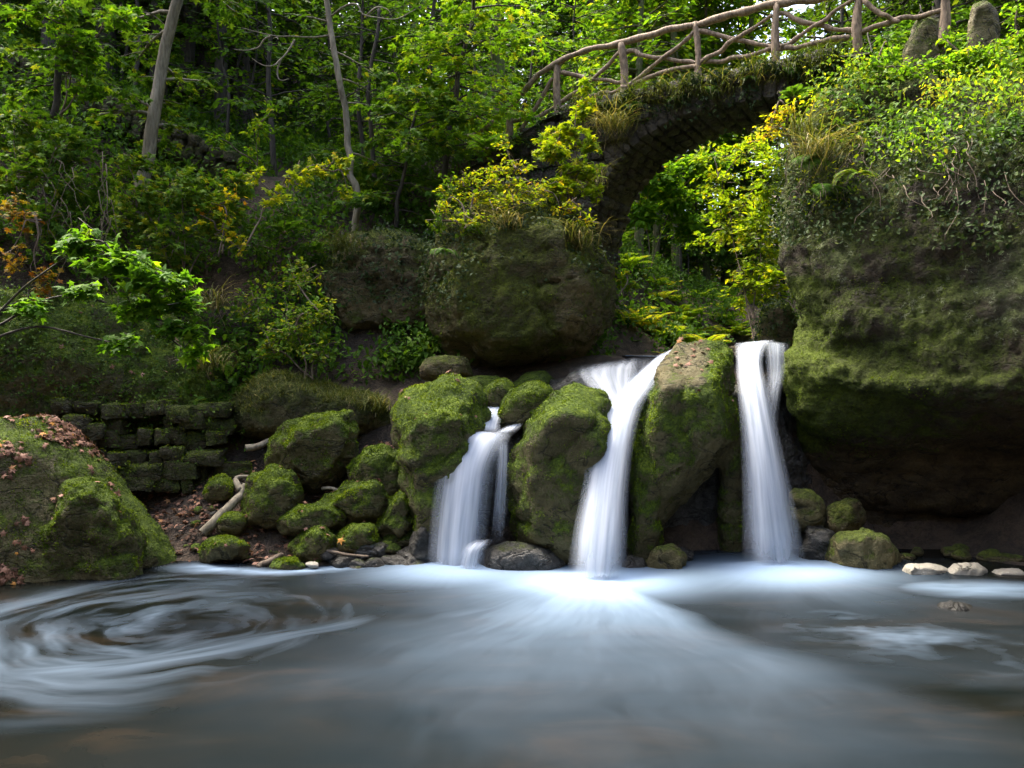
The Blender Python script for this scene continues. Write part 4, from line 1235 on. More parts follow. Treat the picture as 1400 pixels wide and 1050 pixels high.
R3 = lambda n, f0, f1, L, ntw, nl, tone, az0=None: [(f0 + (f1 - f0) * (k + .5) / n, (rng.uniform(0, 6.28) if az0 is None else az0 + rng.normal(0, 0.9)), rng.uniform(-0.1, 0.45), L * rng.uniform(0.6, 1.2), ntw, nl, tone) for k in range(n)]
solo('leaning grey brown trunk with leafy sprays on the left hillside', [(186, 300, 12.9), (200, 230, 12.9), (212, 150, 12.9), (222, 80, 12.9), (246, -10, 12.8), (262, -90, 12.8)], 0.115, 0.075, 'bark_pale', 'maple', 'leaf_mid',
     R3(9, 0.3, 0.6, 0.9, 6, 7, 0.6) + R3(8, 0.7, 1, 1.8, 8, 9, 0.5), size=0.14)
solo('slender pale curving tree with bare twigs above the outcrop', [(484, 332, 13.3), (488, 270, 13.3), (478, 225, 13.3), (474, 170, 13.3), (462, 110, 13.2), (452, 40, 13.2), (446, -40, 13.2)], 0.062, 0.045, 'bark_pale', 'oval', 'leaf_mid',
     R3(7, 0.35, 1.0, 1.0, 5, 7, 0.5), size=0.11,
     dead=([(450, 50, 13.2), (410, 52, 13.0), (370, 48, 12.8), (330, 38, 12.7)], [(404, 52, 13), (385, 80, 12.9), (370, 90, 12.8), (345, 80, 12.8)], [(372, 48, 12.8), (350, 65, 12.8), (322, 68, 12.7)], [(452, 22, 13.2), (480, 5, 13), (500, 20, 13), (540, 28, 12.9), (570, 12, 12.9)],
           [(500, 20, 13), (520, 10, 13), (535, 22, 13)], [(385, 80, 12.9), (378, 105, 12.9), (395, 110, 12.9)]))
solo('straight yellowish trunk behind the railing foot', [(684, 215, 17), (682, 130, 17), (679, 50, 17), (676, -60, 17)], 0.15, 0.12, 'bark_moss', 'maple', 'leaf_bright', R3(6, 0.6, 1, 1.6, 7, 9, 0.55), size=0.14)
solo('thick dark trunk leaning right among the hillside trees', [(252, 130, 19), (258, 60, 19), (268, -30, 19)], 0.2, 0.17, 'bark_dark', 'quad', 'leaf_dark', R3(5, 0.5, 1, 2, 7, 9, 0.4), size=0.17)
solo('dark forked trunk beside the sky gap on the left hillside', [(268, 140, 20), (284, 60, 20), (300, -30, 20)], 0.2, 0.16, 'bark_dark', 'quad', 'leaf_dark', R3(5, 0.5, 1, 2, 7, 9, 0.4), size=0.17)
solo('slim dark trunk rising through the bushes at far left', [(72, 160, 11.6), (82, 90, 11.6), (86, 30, 11.6), (94, -60, 11.6)], 0.05, 0.04, 'bark_dark', 'maple', 'leaf_mid', R3(11, 0.2, 1, 1.1, 6, 8, 0.55), size=0.14)
# the bright maple left of the bridge, in layered sprays
solo('bright yellow green maple with layered sprays left of the bridge', [(598, 305, 13.9), (608, 220, 13.9), (622, 130, 13.8), (640, 50, 13.8), (655, -40, 13.8)], 0.06, 0.03, 'bark_dark', 'maple', 'leaf_bright',
     R3(40, 0.28, 1.0, 1.4, 8, 9, 0.55), size=0.13)
solo('darker green maple in layered sprays below the bright maple', [(540, 320, 13.4), (546, 260, 13.4), (560, 200, 13.4), (575, 130, 13.3)], 0.04, 0.02, 'bark_dark', 'maple', 'leaf_mid',
     R3(24, 0.2, 1.0, 1.15, 7, 9, 0.6), size=0.12)
solo('thin leafy maple between pale tree and bright maple', [(520, 330, 14.2), (510, 230, 14.3), (505, 120, 14.3), (520, 10, 14.3)], 0.05, 0.03, 'bark_dark', 'maple', 'leaf_mid', R3(22, 0.3, 1.0, 1.3, 7, 8, 0.45), size=0.13)


# shrubs built as many twigs in a volume ---------------------------------
def shrub(label, base, lobes, leaf, leafmat, size, tone, bark='root', name='shrub', cat='shrub', group=None, nl=8, up=0.5, dens=1.0):
    """lobes: (px, py, D, rx px, ry px, number of twigs)"""
    p_ = Plant(leaf)
    broot = P(*base)
    nodes = [broot]
    for (px, py, D, rx, ry, n) in lobes:
        c = P(px, py, D)
        near = [q for q in nodes if np.linalg.norm(q - broot) < np.linalg.norm(c - broot) * 0.95] or [broot]
        b0 = min(near, key=lambda q: np.linalg.norm(q - c))
        nodes.append(c)
        st = wob([b0, (b0 * 0.5 + c * 0.5) + [0, 0, 0.1 + 0.1 * math.sin(px)], c], 12, 0.07, px * 3.3 + py)
        p_.tube(st, np.linspace(0.016, 0.005, 12), 5)
        for k in range(int(n * dens)):
            d = norm(rng.normal(0, 1, 3)) * rng.uniform(0.25, 1.0) ** 0.6
            e = c + np.array([d[0] * rx, d[1] * (rx + ry) * 0.5, d[2] * ry]) / F * D
            a = e - norm(d * [1, 1, 0.4] + rng.normal(0, 0.3, 3)) * rng.uniform(0.15, 0.4)
            a = a * 0.85 + c * 0.15
            if k % 3 == 0: p_.tube(np.array([c * 0.5 + a * 0.5, a, e]), [0.007, 0.005, 0.003], 4)
            p_.twig(a, e, nl, size, tone + rng.normal(0, 0.1), up)
    return p_.build(name, label, cat, broot, leafmat, bark, group)


shrub('near maple branch of broad green leaves over the left bank', (-40, 470, 7.4), [(110, 335, 7.4, 48, 12, 16), (160, 358, 7.3, 62, 14, 22), (215, 385, 7.3, 66, 14, 24), (245, 415, 7.4, 46, 14, 18), (190, 425, 7.4, 50, 12, 14), (250, 450, 7.4, 44, 14, 14), (165, 470, 7.5, 36, 10, 8), (110, 400, 7.6, 36, 10, 8), (40, 420, 7.4, 40, 14, 10), (262, 485, 7.5, 26, 10, 6)],
      'maple', 'leaf_bright', 0.10, 0.18, 'bark_dark', 'maple_branch', 'maple', nl=8, up=0.4, dens=1.3)
shrub('leafy bush hanging over the left bank below the path', (40, 330, 11.0), [(20, 170, 11.2, 60, 40, 45), (80, 200, 11.1, 60, 40, 45), (20, 240, 10.8, 50, 40, 40), (110, 260, 11.1, 50, 35, 35), (60, 300, 10.8, 60, 30, 30)], 'maple', 'leaf_mid', 0.10, 0.6, dens=1.3)
shrub('maple spray with yellow tips at upper left', (84, 160, 11.4), [(110, 60, 11.3, 45, 25, 20), (100, 85, 11.3, 40, 20, 16), (120, 120, 11.3, 35, 20, 14), (60, 20, 11.3, 60, 25, 18), (170, 30, 11.3, 45, 18, 14)], 'maple', 'leaf_bright', 0.115, 0.35, nl=7, dens=1.5)
shrub('wide green bramble below the leaning trunk', (250, 400, 11.8), [(190, 280, 12, 50, 40, 50), (250, 260, 12, 55, 40, 55), (300, 290, 12, 45, 45, 50), (240, 330, 11.8, 60, 40, 50), (320, 250, 12.2, 40, 25, 25), (180, 230, 12.3, 40, 30, 25)], 'maple', 'leaf_mid', 0.095, 0.7, dens=1.3)
shrub('orange and yellow creeper in the middle of the green bramble', (300, 350, 11.6), [(310, 315, 11.7, 26, 24, 14), (328, 335, 11.7, 18, 20, 9), (296, 282, 11.8, 26, 18, 9), (320, 270, 11.8, 20, 14, 6), (275, 300, 11.7, 24, 18, 6)], 'maple', 'leaf_yellow', 0.075, 0.45, nl=5)
shrub('rusty autumn creeper trailing down the left bank', (50, 300, 10.2), [(30, 290, 10.2, 35, 30, 22), (60, 390, 10.2, 20, 45, 26), (20, 350, 10.1, 20, 30, 14), (66, 450, 10.2, 14, 26, 12)], 'maple', 'leaf_autumn', 0.07, 0.4, nl=6)
shrub('arching maple branch with orange tip before the dark wood', (335, 330, 11.6), [(375, 268, 11.8, 30, 12, 8), (405, 245, 11.8, 30, 12, 9), (440, 232, 11.9, 28, 12, 11), (468, 222, 12, 18, 12, 7), (474, 262, 12, 14, 20, 6), (350, 240, 11.8, 24, 12, 5)], 'maple', 'leaf_yellow', 0.095, 0.25, nl=5, dens=1.6)
shrub('pale green sapling leaves in front of the dark hollow', (425, 520, 10.7), [(400, 450, 10.8, 40, 40, 40), (440, 430, 10.8, 25, 40, 26), (440, 480, 10.7, 30, 25, 20), (370, 480, 10.9, 35, 25, 24), (400, 380, 11.2, 45, 30, 26), (350, 420, 11.2, 40, 35, 26)], 'oval', 'leaf_mid', 0.075, 0.75, nl=8, dens=1.6)
shrub('feathery green bush on the slope under the slender pale tree', (380, 340, 12.6), [(390, 290, 12.6, 40, 30, 34), (350, 330, 12.3, 40, 35, 34), (420, 330, 12.6, 35, 30, 28), (450, 350, 12.6, 35, 25, 24)], 'oval', 'leaf_mid', 0.085, 0.5)
shrub('tall sapling of bright leaves before the dim wood', (352, 250, 13.6), [(355, 180, 13.6, 22, 30, 18), (340, 215, 13.6, 25, 18, 12), (300, 190, 13.6, 25, 14, 10), (370, 150, 13.6, 14, 12, 7)], 'oval', 'leaf_bright', 0.10, 0.5)
shrub('yellow maple sapling climbing beside the bridge end', (775, 305, 11.4), [(800, 118, 11.5, 9, 12, 5), (796, 150, 11.5, 17, 18, 12), (778, 180, 11.4, 30, 12, 18), (806, 200, 11.3, 20, 12, 14), (756, 210, 11.3, 34, 12, 22), (795, 232, 11.3, 38, 13, 26), (765, 255, 11.2, 40, 12, 24), (812, 262, 11.3, 18, 16, 14), (745, 190, 11.5, 18, 10, 8)], 'maple', 'leaf_yellow', 0.095, 0.16, nl=7, up=0.35, dens=1.35)
shrub('golden yellow bush crowning the huge central boulder', (700, 310, 11.2), [(640, 250, 11.2, 30, 9, 16), (668, 236, 11.2, 36, 9, 22), (706, 228, 11.2, 34, 10, 20), (690, 252, 11.1, 48, 9, 30), (735, 258, 11.0, 48, 10, 30), (650, 270, 11.1, 44, 9, 24), (702, 275, 10.9, 55, 9, 32), (615, 262, 11.2, 24, 9, 10), (690, 200, 11.4, 12, 22, 10), (770, 285, 10.9, 36, 10, 16), (640, 300, 10.8, 30, 10, 12), (800, 300, 10.8, 22, 12, 10), (612, 285, 11, 24, 14, 10)], 'oval', 'leaf_yellow', 0.064, 0.30, nl=8, dens=1.1)
shrub('green trailing plant at the left side of the golden bush', (610, 300, 11.2), [(620, 260, 11.3, 26, 22, 20), (600, 300, 11.2, 22, 26, 20), (640, 310, 10.9, 22, 12, 12)], 'oval', 'leaf_mid', 0.07, 0.7)
shrub('bright yellow green bush glowing behind the arch', (1030, 470, 13.2), [(1000, 300, 14.6, 45, 45, 60), (1040, 330, 14, 40, 60, 70), (1050, 250, 14, 35, 50, 54), (985, 250, 15, 45, 24, 24), (1020, 390, 13.8, 35, 40, 40), (1055, 390, 13.4, 25, 35, 34), (980, 212, 15.2, 50, 14, 22), (1030, 205, 14.6, 35, 18, 24), (965, 330, 15.4, 26, 16, 12)], 'oval', 'leaf_yellow', 0.105, 0.10, nl=9, dens=1.15)
shrub('small bright bush at the foot of the arch', (850, 400, 13.4), [(848, 375, 13.6, 16, 22, 18), (862, 390, 13.6, 16, 14, 12)], 'oval', 'leaf_bright', 0.09, 0.7)
shrub('layered green branches hanging beyond the arch', (880, 400, 17.5), [(890, 240, 17.5, 45, 20, 30), (920, 270, 17.8, 40, 22, 30), (875, 290, 17.5, 35, 20, 22), (940, 310, 18, 35, 20, 22), (960, 225, 17, 40, 16, 22)], 'oval', 'leaf_bright', 0.16, 0.4, nl=9, dens=2.5)
shrub('pale green foliage screen deep in the wood beyond the arch', (930, 395, 24), [(870, 330, 24, 40, 30, 50), (920, 340, 24, 40, 35, 60), (970, 330, 24, 45, 40, 70), (1030, 300, 24, 45, 60, 80), (1010, 230, 24, 60, 30, 60), (900, 260, 24, 50, 35, 60)], 'oval', 'leaf_mid', 0.22, 0.6, nl=9, bark='bark_moss')
shrub('leafy growth crowding round the stone stubs at the bridge end', (1250, 120, 10.2), [(1195, 92, 10.5, 26, 14, 22), (1235, 98, 10.3, 28, 16, 26), (1215, 72, 10.6, 16, 10, 9), (1275, 92, 10.2, 26, 16, 26), (1312, 82, 10.1, 26, 18, 26), (1300, 50, 10.3, 16, 14, 9), (1350, 78, 10.0, 28, 20, 28), (1392, 55, 9.9, 26, 24, 26), (1385, 20, 10.0, 20, 14, 10)], 'oval', 'leaf_bright', 0.075, 0.5, nl=8)
shrub('orange tipped compound leaves at the cliff edge', (1085, 200, 10.2), [(1060, 165, 10.2, 14, 26, 16), (1045, 185, 10.2, 16, 14, 10), (1075, 150, 10.2, 12, 16, 8)], 'oval', 'leaf_yellow', 0.06, 0.55, nl=10)

# ------------------------------------------------------------------ creepers, ferns, grasses, litter
def sample_faces(key, n, fn):
    """n random points on the faces of a rock for which fn(centre, normal) holds"""
    V, Q, _ = ROCKS[key]
    c = V[Q].mean(1)
    nn = norm(np.cross(V[Q[:, 2]] - V[Q[:, 0]], V[Q[:, 3]] - V[Q[:, 1]]))
    ok = np.where(fn(c, nn))[0]
    if len(ok) == 0: return np.zeros((0, 3)), np.zeros((0, 3))
    k = rng.choice(ok, n)
    w = rng.uniform(0, 1, (n, 2, 1))
    a = V[Q[k]]
    p_ = (a[:, 0] * (1 - w[:, 0]) + a[:, 1] * w[:, 0]) * (1 - w[:, 1]) + (a[:, 3] * (1 - w[:, 0]) + a[:, 2] * w[:, 0]) * w[:, 1]
    return p_, nn[k]


def creeper(name, label, cat, pts, nrm, leaf, mat, size, tone, per=5, lift=0.12, spread=0.14, group=None, kind=None):
    p_ = Plant(leaf)
    n = len(pts) * per
    q = np.repeat(pts, per, 0) + np.repeat(nrm, per, 0) * rng.uniform(0, lift, (n, 1)) + rng.normal(0, spread * 0.6, (n, 3))
    nn = norm(np.repeat(nrm, per, 0) * 0.7 + np.array([0, -0.1, 0.6]) + rng.normal(0, 0.4, (n, 3)))
    d = norm(rng.normal(0, 1, (n, 3)) + np.array([0, -0.3, -0.5]))
    tn = np.clip(tone + 0.35 * fbm(q * 1.6, 2, 5) + rng.normal(0, 0.15, n), 0, 1)
    p_.leaves(q, d, nn, size * rng.uniform(0.55, 1.25, n), tn)
    c = q.mean(0)
    o = p_.build(name, label, cat, c, mat, None, group)
    if kind: o['kind'] = kind
    return o


def in_px(c, x0, x1, y0, y1):
    px, py = scrpx(c)
    return (px > x0) & (px < x1) & (py > y0) & (py < y1)


q, n_ = sample_faces('cliff', 1500, lambda c, n: in_px(c, 1060, 1640, -200, 205) & (c[:, 1] < 12.2))
keep = fbm(q * 1.5, 3, 91) > -0.12
creeper('ivy', 'green ivy carpet along the top of the right cliff', 'ivy', q[keep], n_[keep], 'ivy', 'leaf_mid', 0.08, 0.62, 10, 0.16, 0.18)
q, n_ = sample_faces('cliff', 1100, lambda c, n: in_px(c, 1090, 1640, -200, 230) & (c[:, 1] < 12.2) & (fbm(c * 1.1, 3, 93) > 0.02))
creeper('shrub', 'low yellow green shrubby growth in patches through the cliff top ivy', 'shrub', q, n_, 'oval', 'leaf_bright', 0.06, 0.7, 11, 0.38, 0.16)
q, n_ = sample_faces('cliff', 1300, lambda c, n: in_px(c, 1075, 1640, 170, 335) & (fbm(c * 1.6, 3, 97) + (300 - scrpx(c)[1]) / 160 > 0.0) & (c[:, 1] < 12))
creeper('bramble', 'dull brown green bramble tangle below the ivy on the cliff', 'bramble', q, n_, 'oval', 'leaf_ivy', 0.06, 0.6, 9, 0.16, 0.16)
q, n_ = sample_faces('cliff', 120, lambda c, n: in_px(c, 1100, 1190, 100, 290) & (c[:, 1] < 12))
creeper('creeper', 'yellow green creeper spilling down the left shoulder of the cliff', 'creeper', q, n_, 'oval', 'leaf_yellow', 0.06, 0.2, 9, 0.2, 0.16)
q, n_ = sample_faces('big', 420, lambda c, n: (in_px(c, 575, 660, 300, 420) | (n[:, 2] > 0.45)) & (c[:, 1] < 12.3))
creeper('ivy', 'dark ivy draped over top and left flank of the central boulder', 'ivy', q, n_, 'ivy', 'leaf_ivy', 0.06, 0.45, 7, 0.1, 0.1)
q, n_ = sample_faces('outcrop', 300, lambda c, n: (n[:, 1] < 0.3) & in_px(c, 440, 600, 310, 420))
creeper('ivy', 'sparse dark ivy on the shaded rock outcrop', 'ivy', q, n_, 'ivy', 'leaf_ivy', 0.065, 0.5, 5, 0.1, 0.12)
q, n_ = sample_faces('wall', 150, lambda c, n: fbm(c * 1.4, 2, 95) > 0.0)
creeper('creeper', 'dark creeping plants hanging over the old stone wall', 'creeper', q, n_, 'oval', 'leaf_dark', 0.05, 0.6, 7, 0.1, 0.12)
q, n_ = sample_faces('bank', 1600, lambda c, n: (n[:, 1] < 0.5) & (c[:, 1] < 11.6))
creeper('ground_cover', 'small dark leaves matting the mossy bank', 'ground cover', q, n_, 'oval', 'leaf_dark', 0.045, 0.55, 9, 0.08, 0.1, kind='stuff')
o = rock('ivy_block', 'ivy covered block of stone between the right waterfall and the arch', simple([(1036, 430), (1050, 413), (1078, 412), (1090, 440), (1088, 490), (1040, 490)], 12.4, 0.3, 0.85), 'shade', vox=0.05, cat='rock', key='ivyb')
q, n_ = sample_faces('ivyb', 160, lambda c, n: n[:, 1] < 0.6)
creeper('ivy', 'small dark ivy on the block behind the right waterfall', 'ivy', q, n_, 'ivy', 'leaf_ivy', 0.06, 0.5, 7, 0.06, 0.08)

# moss cushions: short shoots standing on the mossy rocks
M['mossleaf'] = leaf_mat('moss_shoot', [(0.0, (0.020, 0.040, 0.004)), (0.4, (0.068, 0.115, 0.006)), (0.8, (0.165, 0.24, 0.010)), (1.0, (0.26, 0.32, 0.016))], 0.25, 0.7)
for key, dn, cut in [('A', 3000, -0.35), ('B', 3000, -0.4), ('C', 2200, 0.1), ('A2', 3200, -.3), ('A3', 3200, -.3), ('BL', 1500, -.5), ('BL2', 2200, -.8), ('cliff', 260, -.15), ('bank', 1500, -.6), ('wall', 900, 0.1), ('ivyb', 900, 0.1), ('big', 700, 0.0)] + [('L%d' % i, 3000, -0.05) for i in (0, 1, 2, 3, 4, 5, 6, 7, 8, 9, 11, 19)]:
    V, Q, ob = ROCKS[key]
    area = 40 if key == 'cliff' else 0.5 * np.linalg.norm(np.cross(V[Q[:, 2]] - V[Q[:, 0]], V[Q[:, 3]] - V[Q[:, 1]]), axis=1).sum()
    def ok_(c, n, key=key, cut=cut):
        if key == 'cliff': return in_px(c, 1060, 1300, 380, 630) & (n[:, 1] < 0.2) & (fbm(c * 2.2, 3, 4) + 0.5 - (scrpx(c)[0] - 1080) / 260 > 0.0)
        v = (n[:, 1] < 0.5) & (n[:, 2] + 0.8 * fbm(c * 3.5, 3, 4) > cut) & (c[:, 2] > 0.05)
        if key == 'C': v &= ~((scrpx(c)[0] < 972) & (scrpx(c)[1] < 535))
        return v
    q, n_ = sample_faces(key, int(min(area * dn * 0.75, 13000)), ok_)
    if len(q) == 0: continue
    k = len(q)
    p_ = Plant('quad')
    d = norm(n_ + rng.normal(0, 0.55, (k, 3)) + [0, 0, 0.25])
    clump = fbm(q * 7, 3, 21)
    p_.leaves(q - n_ * 0.004, d, norm(rng.normal(0, 1, (k, 3)) + [0, -0.6, 0.4]), (0.018 + 0.013 * clump) * rng.uniform(0.6, 1.3, k), np.clip(0.42 + 0.5 * clump + 0.25 * fbm(q * 1.8, 2, 23) + 0.15 * n_[:, 2] + rng.normal(0, .08, k), 0, 1))
    V, Fq, tone = p_.foliage_mesh(np.array(ob.location))
    link_mesh('moss', V, [Fq], M['mossleaf'], ob, {'tone': tone}, smooth=False)

# hanging roots over the cliff
p_ = Plant()
q, n_ = sample_faces('cliff', 230, lambda c, n: in_px(c, 1090, 1640, 170, 270) & (c[:, 1] < 11))
for a, b in zip(q, n_):
    L = rng.uniform(0.2, 0.7); m = 7
    h = rng.normal(0, 0.55, 3); h[2] = -1
    pl = [a + b * 0.12 + norm(h) * L * f + np.array([0.12 * math.sin(5 * f + a[0] * 9), 0, 0]) * f + np.array([0, -0.1 * f, 0]) for f in np.linspace(0, 1, m)]
    p_.tube(np.array(pl), np.linspace(0.006, 0.002, m), 4)
p_.build('hanging_roots', 'tangle of thin bare roots hanging over the cliff face', 'roots', q.mean(0), None, 'root')['kind'] = 'stuff'
p_ = Plant()
for k in range(20):
    a = P(rng.uniform(40, 160), rng.uniform(200, 300), 10.7)
    L = rng.uniform(0.5, 1.5)
    pl = [a + np.array([rng.normal(0, .05) + 0.5 * f * f * math.sin(k), -0.05 * f, -L * f]) for f in np.linspace(0, 1, 7)]
    p_.tube(np.array(pl), np.linspace(0.006, 0.003, 7), 4)
p_.build('hanging_roots', 'pale dead stems hanging down the left bank', 'roots', P(90, 300, 10.7), None, 'root')['kind'] = 'stuff'

# ferns
def fern(label, px, py, D, size, nf=9, tone=0.6, az=None, group=None, base=None, mat='leaf_mid'):
    b0 = P(px, py, D) if base is None else base
    p_ = Plant('pinna')
    for k in range(nf):
        a = (k / nf * 6.28 + rng.uniform(0, .5)) if az is None else az + rng.normal(0, 0.75)
        m = 12; L = size * rng.uniform(0.7, 1.15)
        pl = [b0]
        for i in range(1, m):
            f = i / (m - 1); el = (1.15 if az is None else 0.75) - (1.6 if az is None else 2.2) * f + 0.12 * (k % 3 - 1)
            pl.append(pl[-1] + L / m * np.array([math.cos(a) * math.cos(el), math.sin(a) * math.cos(el), math.sin(el)]))
        pl = np.array(pl)
        p_.tube(pl, np.linspace(0.006, 0.002, m), 4)
        f = np.repeat(np.linspace(0.12, 1, 26), 2)
        x = f * (m - 1); i = np.minimum(x.astype(int), m - 2); ff = (x - i)[:, None]
        q_ = pl[i] * (1 - ff) + pl[i + 1] * ff
        d = norm(pl[i + 1] - pl[i]); sd = norm(np.cross(d, [0, 0, 1.0])) * np.where(np.arange(52) % 2, 1, -1)[:, None]
        nn = norm(np.cross(sd, d) * np.where(np.arange(52) % 2, 1, -1)[:, None] + 1e-3)
        p_.leaves(q_, norm(sd + d * 0.35 - [0, 0, .1]), nn, L * 0.21 * np.sin(np.clip(f * 1.05 + .12, 0, 1) * math.pi) ** 0.7 + 0.01, np.clip(tone + rng.normal(0, .12, 52), 0, 1))
    return p_.build('fern', label, 'fern', b0, mat, 'root', group, ('stalks', 'fronds'))


fern('large fern on the hillside below the arching maple branch', 388, 320, 12.2, 0.55, tone=0.45)
fern('fern spreading at the right foot of the hillside bush', 430, 345, 12.2, 0.4, tone=0.4)
fern('fern drooping from the cliff shoulder under the orange tipped leaves', 1112, 225, 9.9, 0.6, 9, 0.6, -1.5)
fern('lowest fern hanging from the cliff shoulder', 1120, 262, 9.6, 0.55, 8, 0.5, -1.3)
fern('fern sprouting upright above the cliff shoulder', 1085, 135, 10.4, 0.34, 11, 0.5)
fern('pale fern hanging on the cliff face at the ivy edge', 1172, 240, 9.3, 0.45, 7, 0.85, -1.6)
fern('fern on the left flank of the central boulder', 605, 345, 10.7, 0.4, 8, 0.5, -1.8)
fern('small fern behind the golden bush', 665, 205, 11.9, 0.5, 9, 0.5)
for k in range(44):
    px = rng.uniform(835, 1060); D = rng.uniform(13.2, 20)
    x = (px - 700) / F * D
    if not stream_free(x, D, 0.5): continue
    fern('fern on the slope seen through the arch', 0, 0, D, rng.uniform(0.5, 0.85), 9, rng.uniform(0.6, 1.0), None, 'ferns beyond the arch', base=np.array([x, D, gz(x, D)]), mat='leaf_bright')


# grass
def blades(roots, L, wdt, lean, tone, seed=0):
    n = len(roots); m = 5
    az = rng.uniform(0, 6.28, n)
    dx, dy = np.cos(az), np.sin(az)
    f = np.linspace(0, 1, m)[None]
    ln = (L * rng.uniform(0.5, 1.2, n))[:, None]
    le = (lean * rng.uniform(0.5, 1.4, n))[:, None]
    hor = ln * np.sin(le * f) * f
    ver = ln * f * (1 - 0.9 * np.clip(le * f / 2.2, 0, 1.7) ** 1.3)
    c = roots[:, None] + np.stack([dx[:, None] * hor, dy[:, None] * hor - 0.15 * hor, ver], -1)
    w_ = (wdt * (1 - f ** 2 * 0.9))[..., None]
    sd = np.stack([-dy, dx, 0 * dx], -1)[:, None]
    V = np.stack([c - sd * w_, c + sd * w_], 2)
    V = V.reshape(-1, 3)
    i = (np.arange(n) * m * 2)[:, None] + np.arange(m - 1)[None] * 2
    Fq = np.stack([i, i + 1, i + 3, i + 2], -1).reshape(-1, 4)
    tn = np.repeat(np.clip(tone + rng.normal(0, 0.2, n), 0, 1), m * 2)
    return V, Fq, tn


def tuft(label, px, py, D, n, L, lean, tone, rad=0.08, group=None):
    b0 = P(px, py, D)
    r = b0 + rng.normal(0, rad, (n, 3)) * [1, 1, 0.4]
    V, Fq, tn = blades(r, L, 0.006, lean, tone)
    o = link_mesh('grass_tuft', V - b0, [Fq], M['grass'], None, {'tone': tn}, loc=b0)
    return tag(o, label, 'grass tuft', group)


for lab, px, py, D, n, L, lean, tone in (
    ('long drooping grass tuft at the left haunch of the arch', 838, 178, 12.6, 160, 0.75, 2.5, 0.75), ('lower grass tuft hanging beside the arch foot', 806, 250, 12.3, 90, 0.6, 2.5, 0.75),
    ('grass tuft hanging at the right shoulder of the central boulder', 790, 335, 10.9, 130, 0.6, 2.4, 0.7), ('straw coloured tuft drooping from the left bank', 284, 500, 10.6, 130, 0.6, 2.3, 0.7),
    ('straw coloured tuft beside the dark hollow left of the outcrop', 292, 420, 11.4, 110, 0.8, 2.5, 0.8), ('green tuft on the top edge of the rock outcrop', 468, 340, 12.0, 150, 0.5, 2.2, 0.5),
    ('grass tuft hanging from the cliff shoulder beside the ferns', 1118, 215, 9.7, 150, 0.7, 2.5, 0.75), ('grass tuft under the leftmost cliff edge', 1095, 190, 10.2, 110, 0.6, 2.4, 0.6),
    ('grass tuft on the right end of the grassy ledge', 515, 560, 10.5, 150, 0.35, 1.6, 0.6), ('dry grass tuft under the golden bush', 690, 305, 10.7, 120, 0.35, 2.4, 0.8)):
    tuft(lab, px, py, D, n, L, lean, tone, 0.1)
for k in range(22):
    px = 790 + k * 17 + rng.uniform(-6, 6)
    a = onb(px, np.interp(px, (690, 760, 850, 950, 1060, 1175), (196, 152, 128, 107, 88, 66)) + rng.uniform(6, 26), -0.06)
    b0 = bw(a[0], -0.06, a[1])
    r = b0 + rng.normal(0, 0.09, (70, 3))
    V, Fq, tn = blades(r, rng.uniform(0.28, 0.5), 0.006, 2.4, rng.uniform(0.2, 0.7))
    if k % 3 == 1:
        fern('fern arching out from the bridge edge among the grass tufts', 0, 0, 0, rng.uniform(0.3, 0.45), 8, rng.uniform(0.2, 0.6), -1.2, 'ferns along the bridge edge', base=b0 + np.array([0.1, -0.03, 0.0]))
    tag(link_mesh('grass_tuft', V - b0, [Fq], M['grass'], None, {'tone': tn}, loc=b0), 'small grass tuft hanging from the bridge edge under the railing', 'grass tuft', 'grass tufts along the bridge edge')
# creeping plants on the bridge face
p_ = Plant('ivy')
n = 5200
px = rng.uniform(690, 1150, n)
py = np.interp(px, (690, 760, 850, 950, 1060, 1175), (196, 152, 128, 107, 88, 66)) + np.abs(rng.normal(0, 24, n)) * np.where(px < 830, 2.6, 1.0) - 4
keep = vnoise(np.stack([px / 14, py / 14, 0 * px], -1), 8) > -0.2
q = np.array([bw(onb(a, b)[0], -0.05 - rng.uniform(0, .15), onb(a, b)[1]) for a, b in zip(px[keep], py[keep])])
n = len(q)
p_.leaves(q, norm(rng.normal(0, 1, (n, 3)) + [0, -.3, -.8]), norm(rng.normal(0, .5, (n, 3)) + [0.2, -0.6, 0.6]), 0.06 * rng.uniform(.6, 1.3, n), np.clip(0.5 + rng.normal(0, .25, n), 0, 1))
p_.build('creeper', 'dark creeping plants clinging along the bridge face below the railing', 'creeper', q.mean(0), 'leaf_ivy', None)

# grass on the ledge and on the deck edges, one mass
V0, Q0, _ = ROCKS['ledge']
q, n_ = sample_faces('ledge', 5200, lambda c, n: n[:, 2] > 0.25)
V, Fq, tn = blades(q, 0.13, 0.0035, 1.7, 0.48)
c = q.mean(0)
tag(link_mesh('grass', V - c, [Fq], M['grass'], None, {'tone': tn}, loc=c), 'short fine grass covering the overhanging ledge', 'grass', kind='stuff')

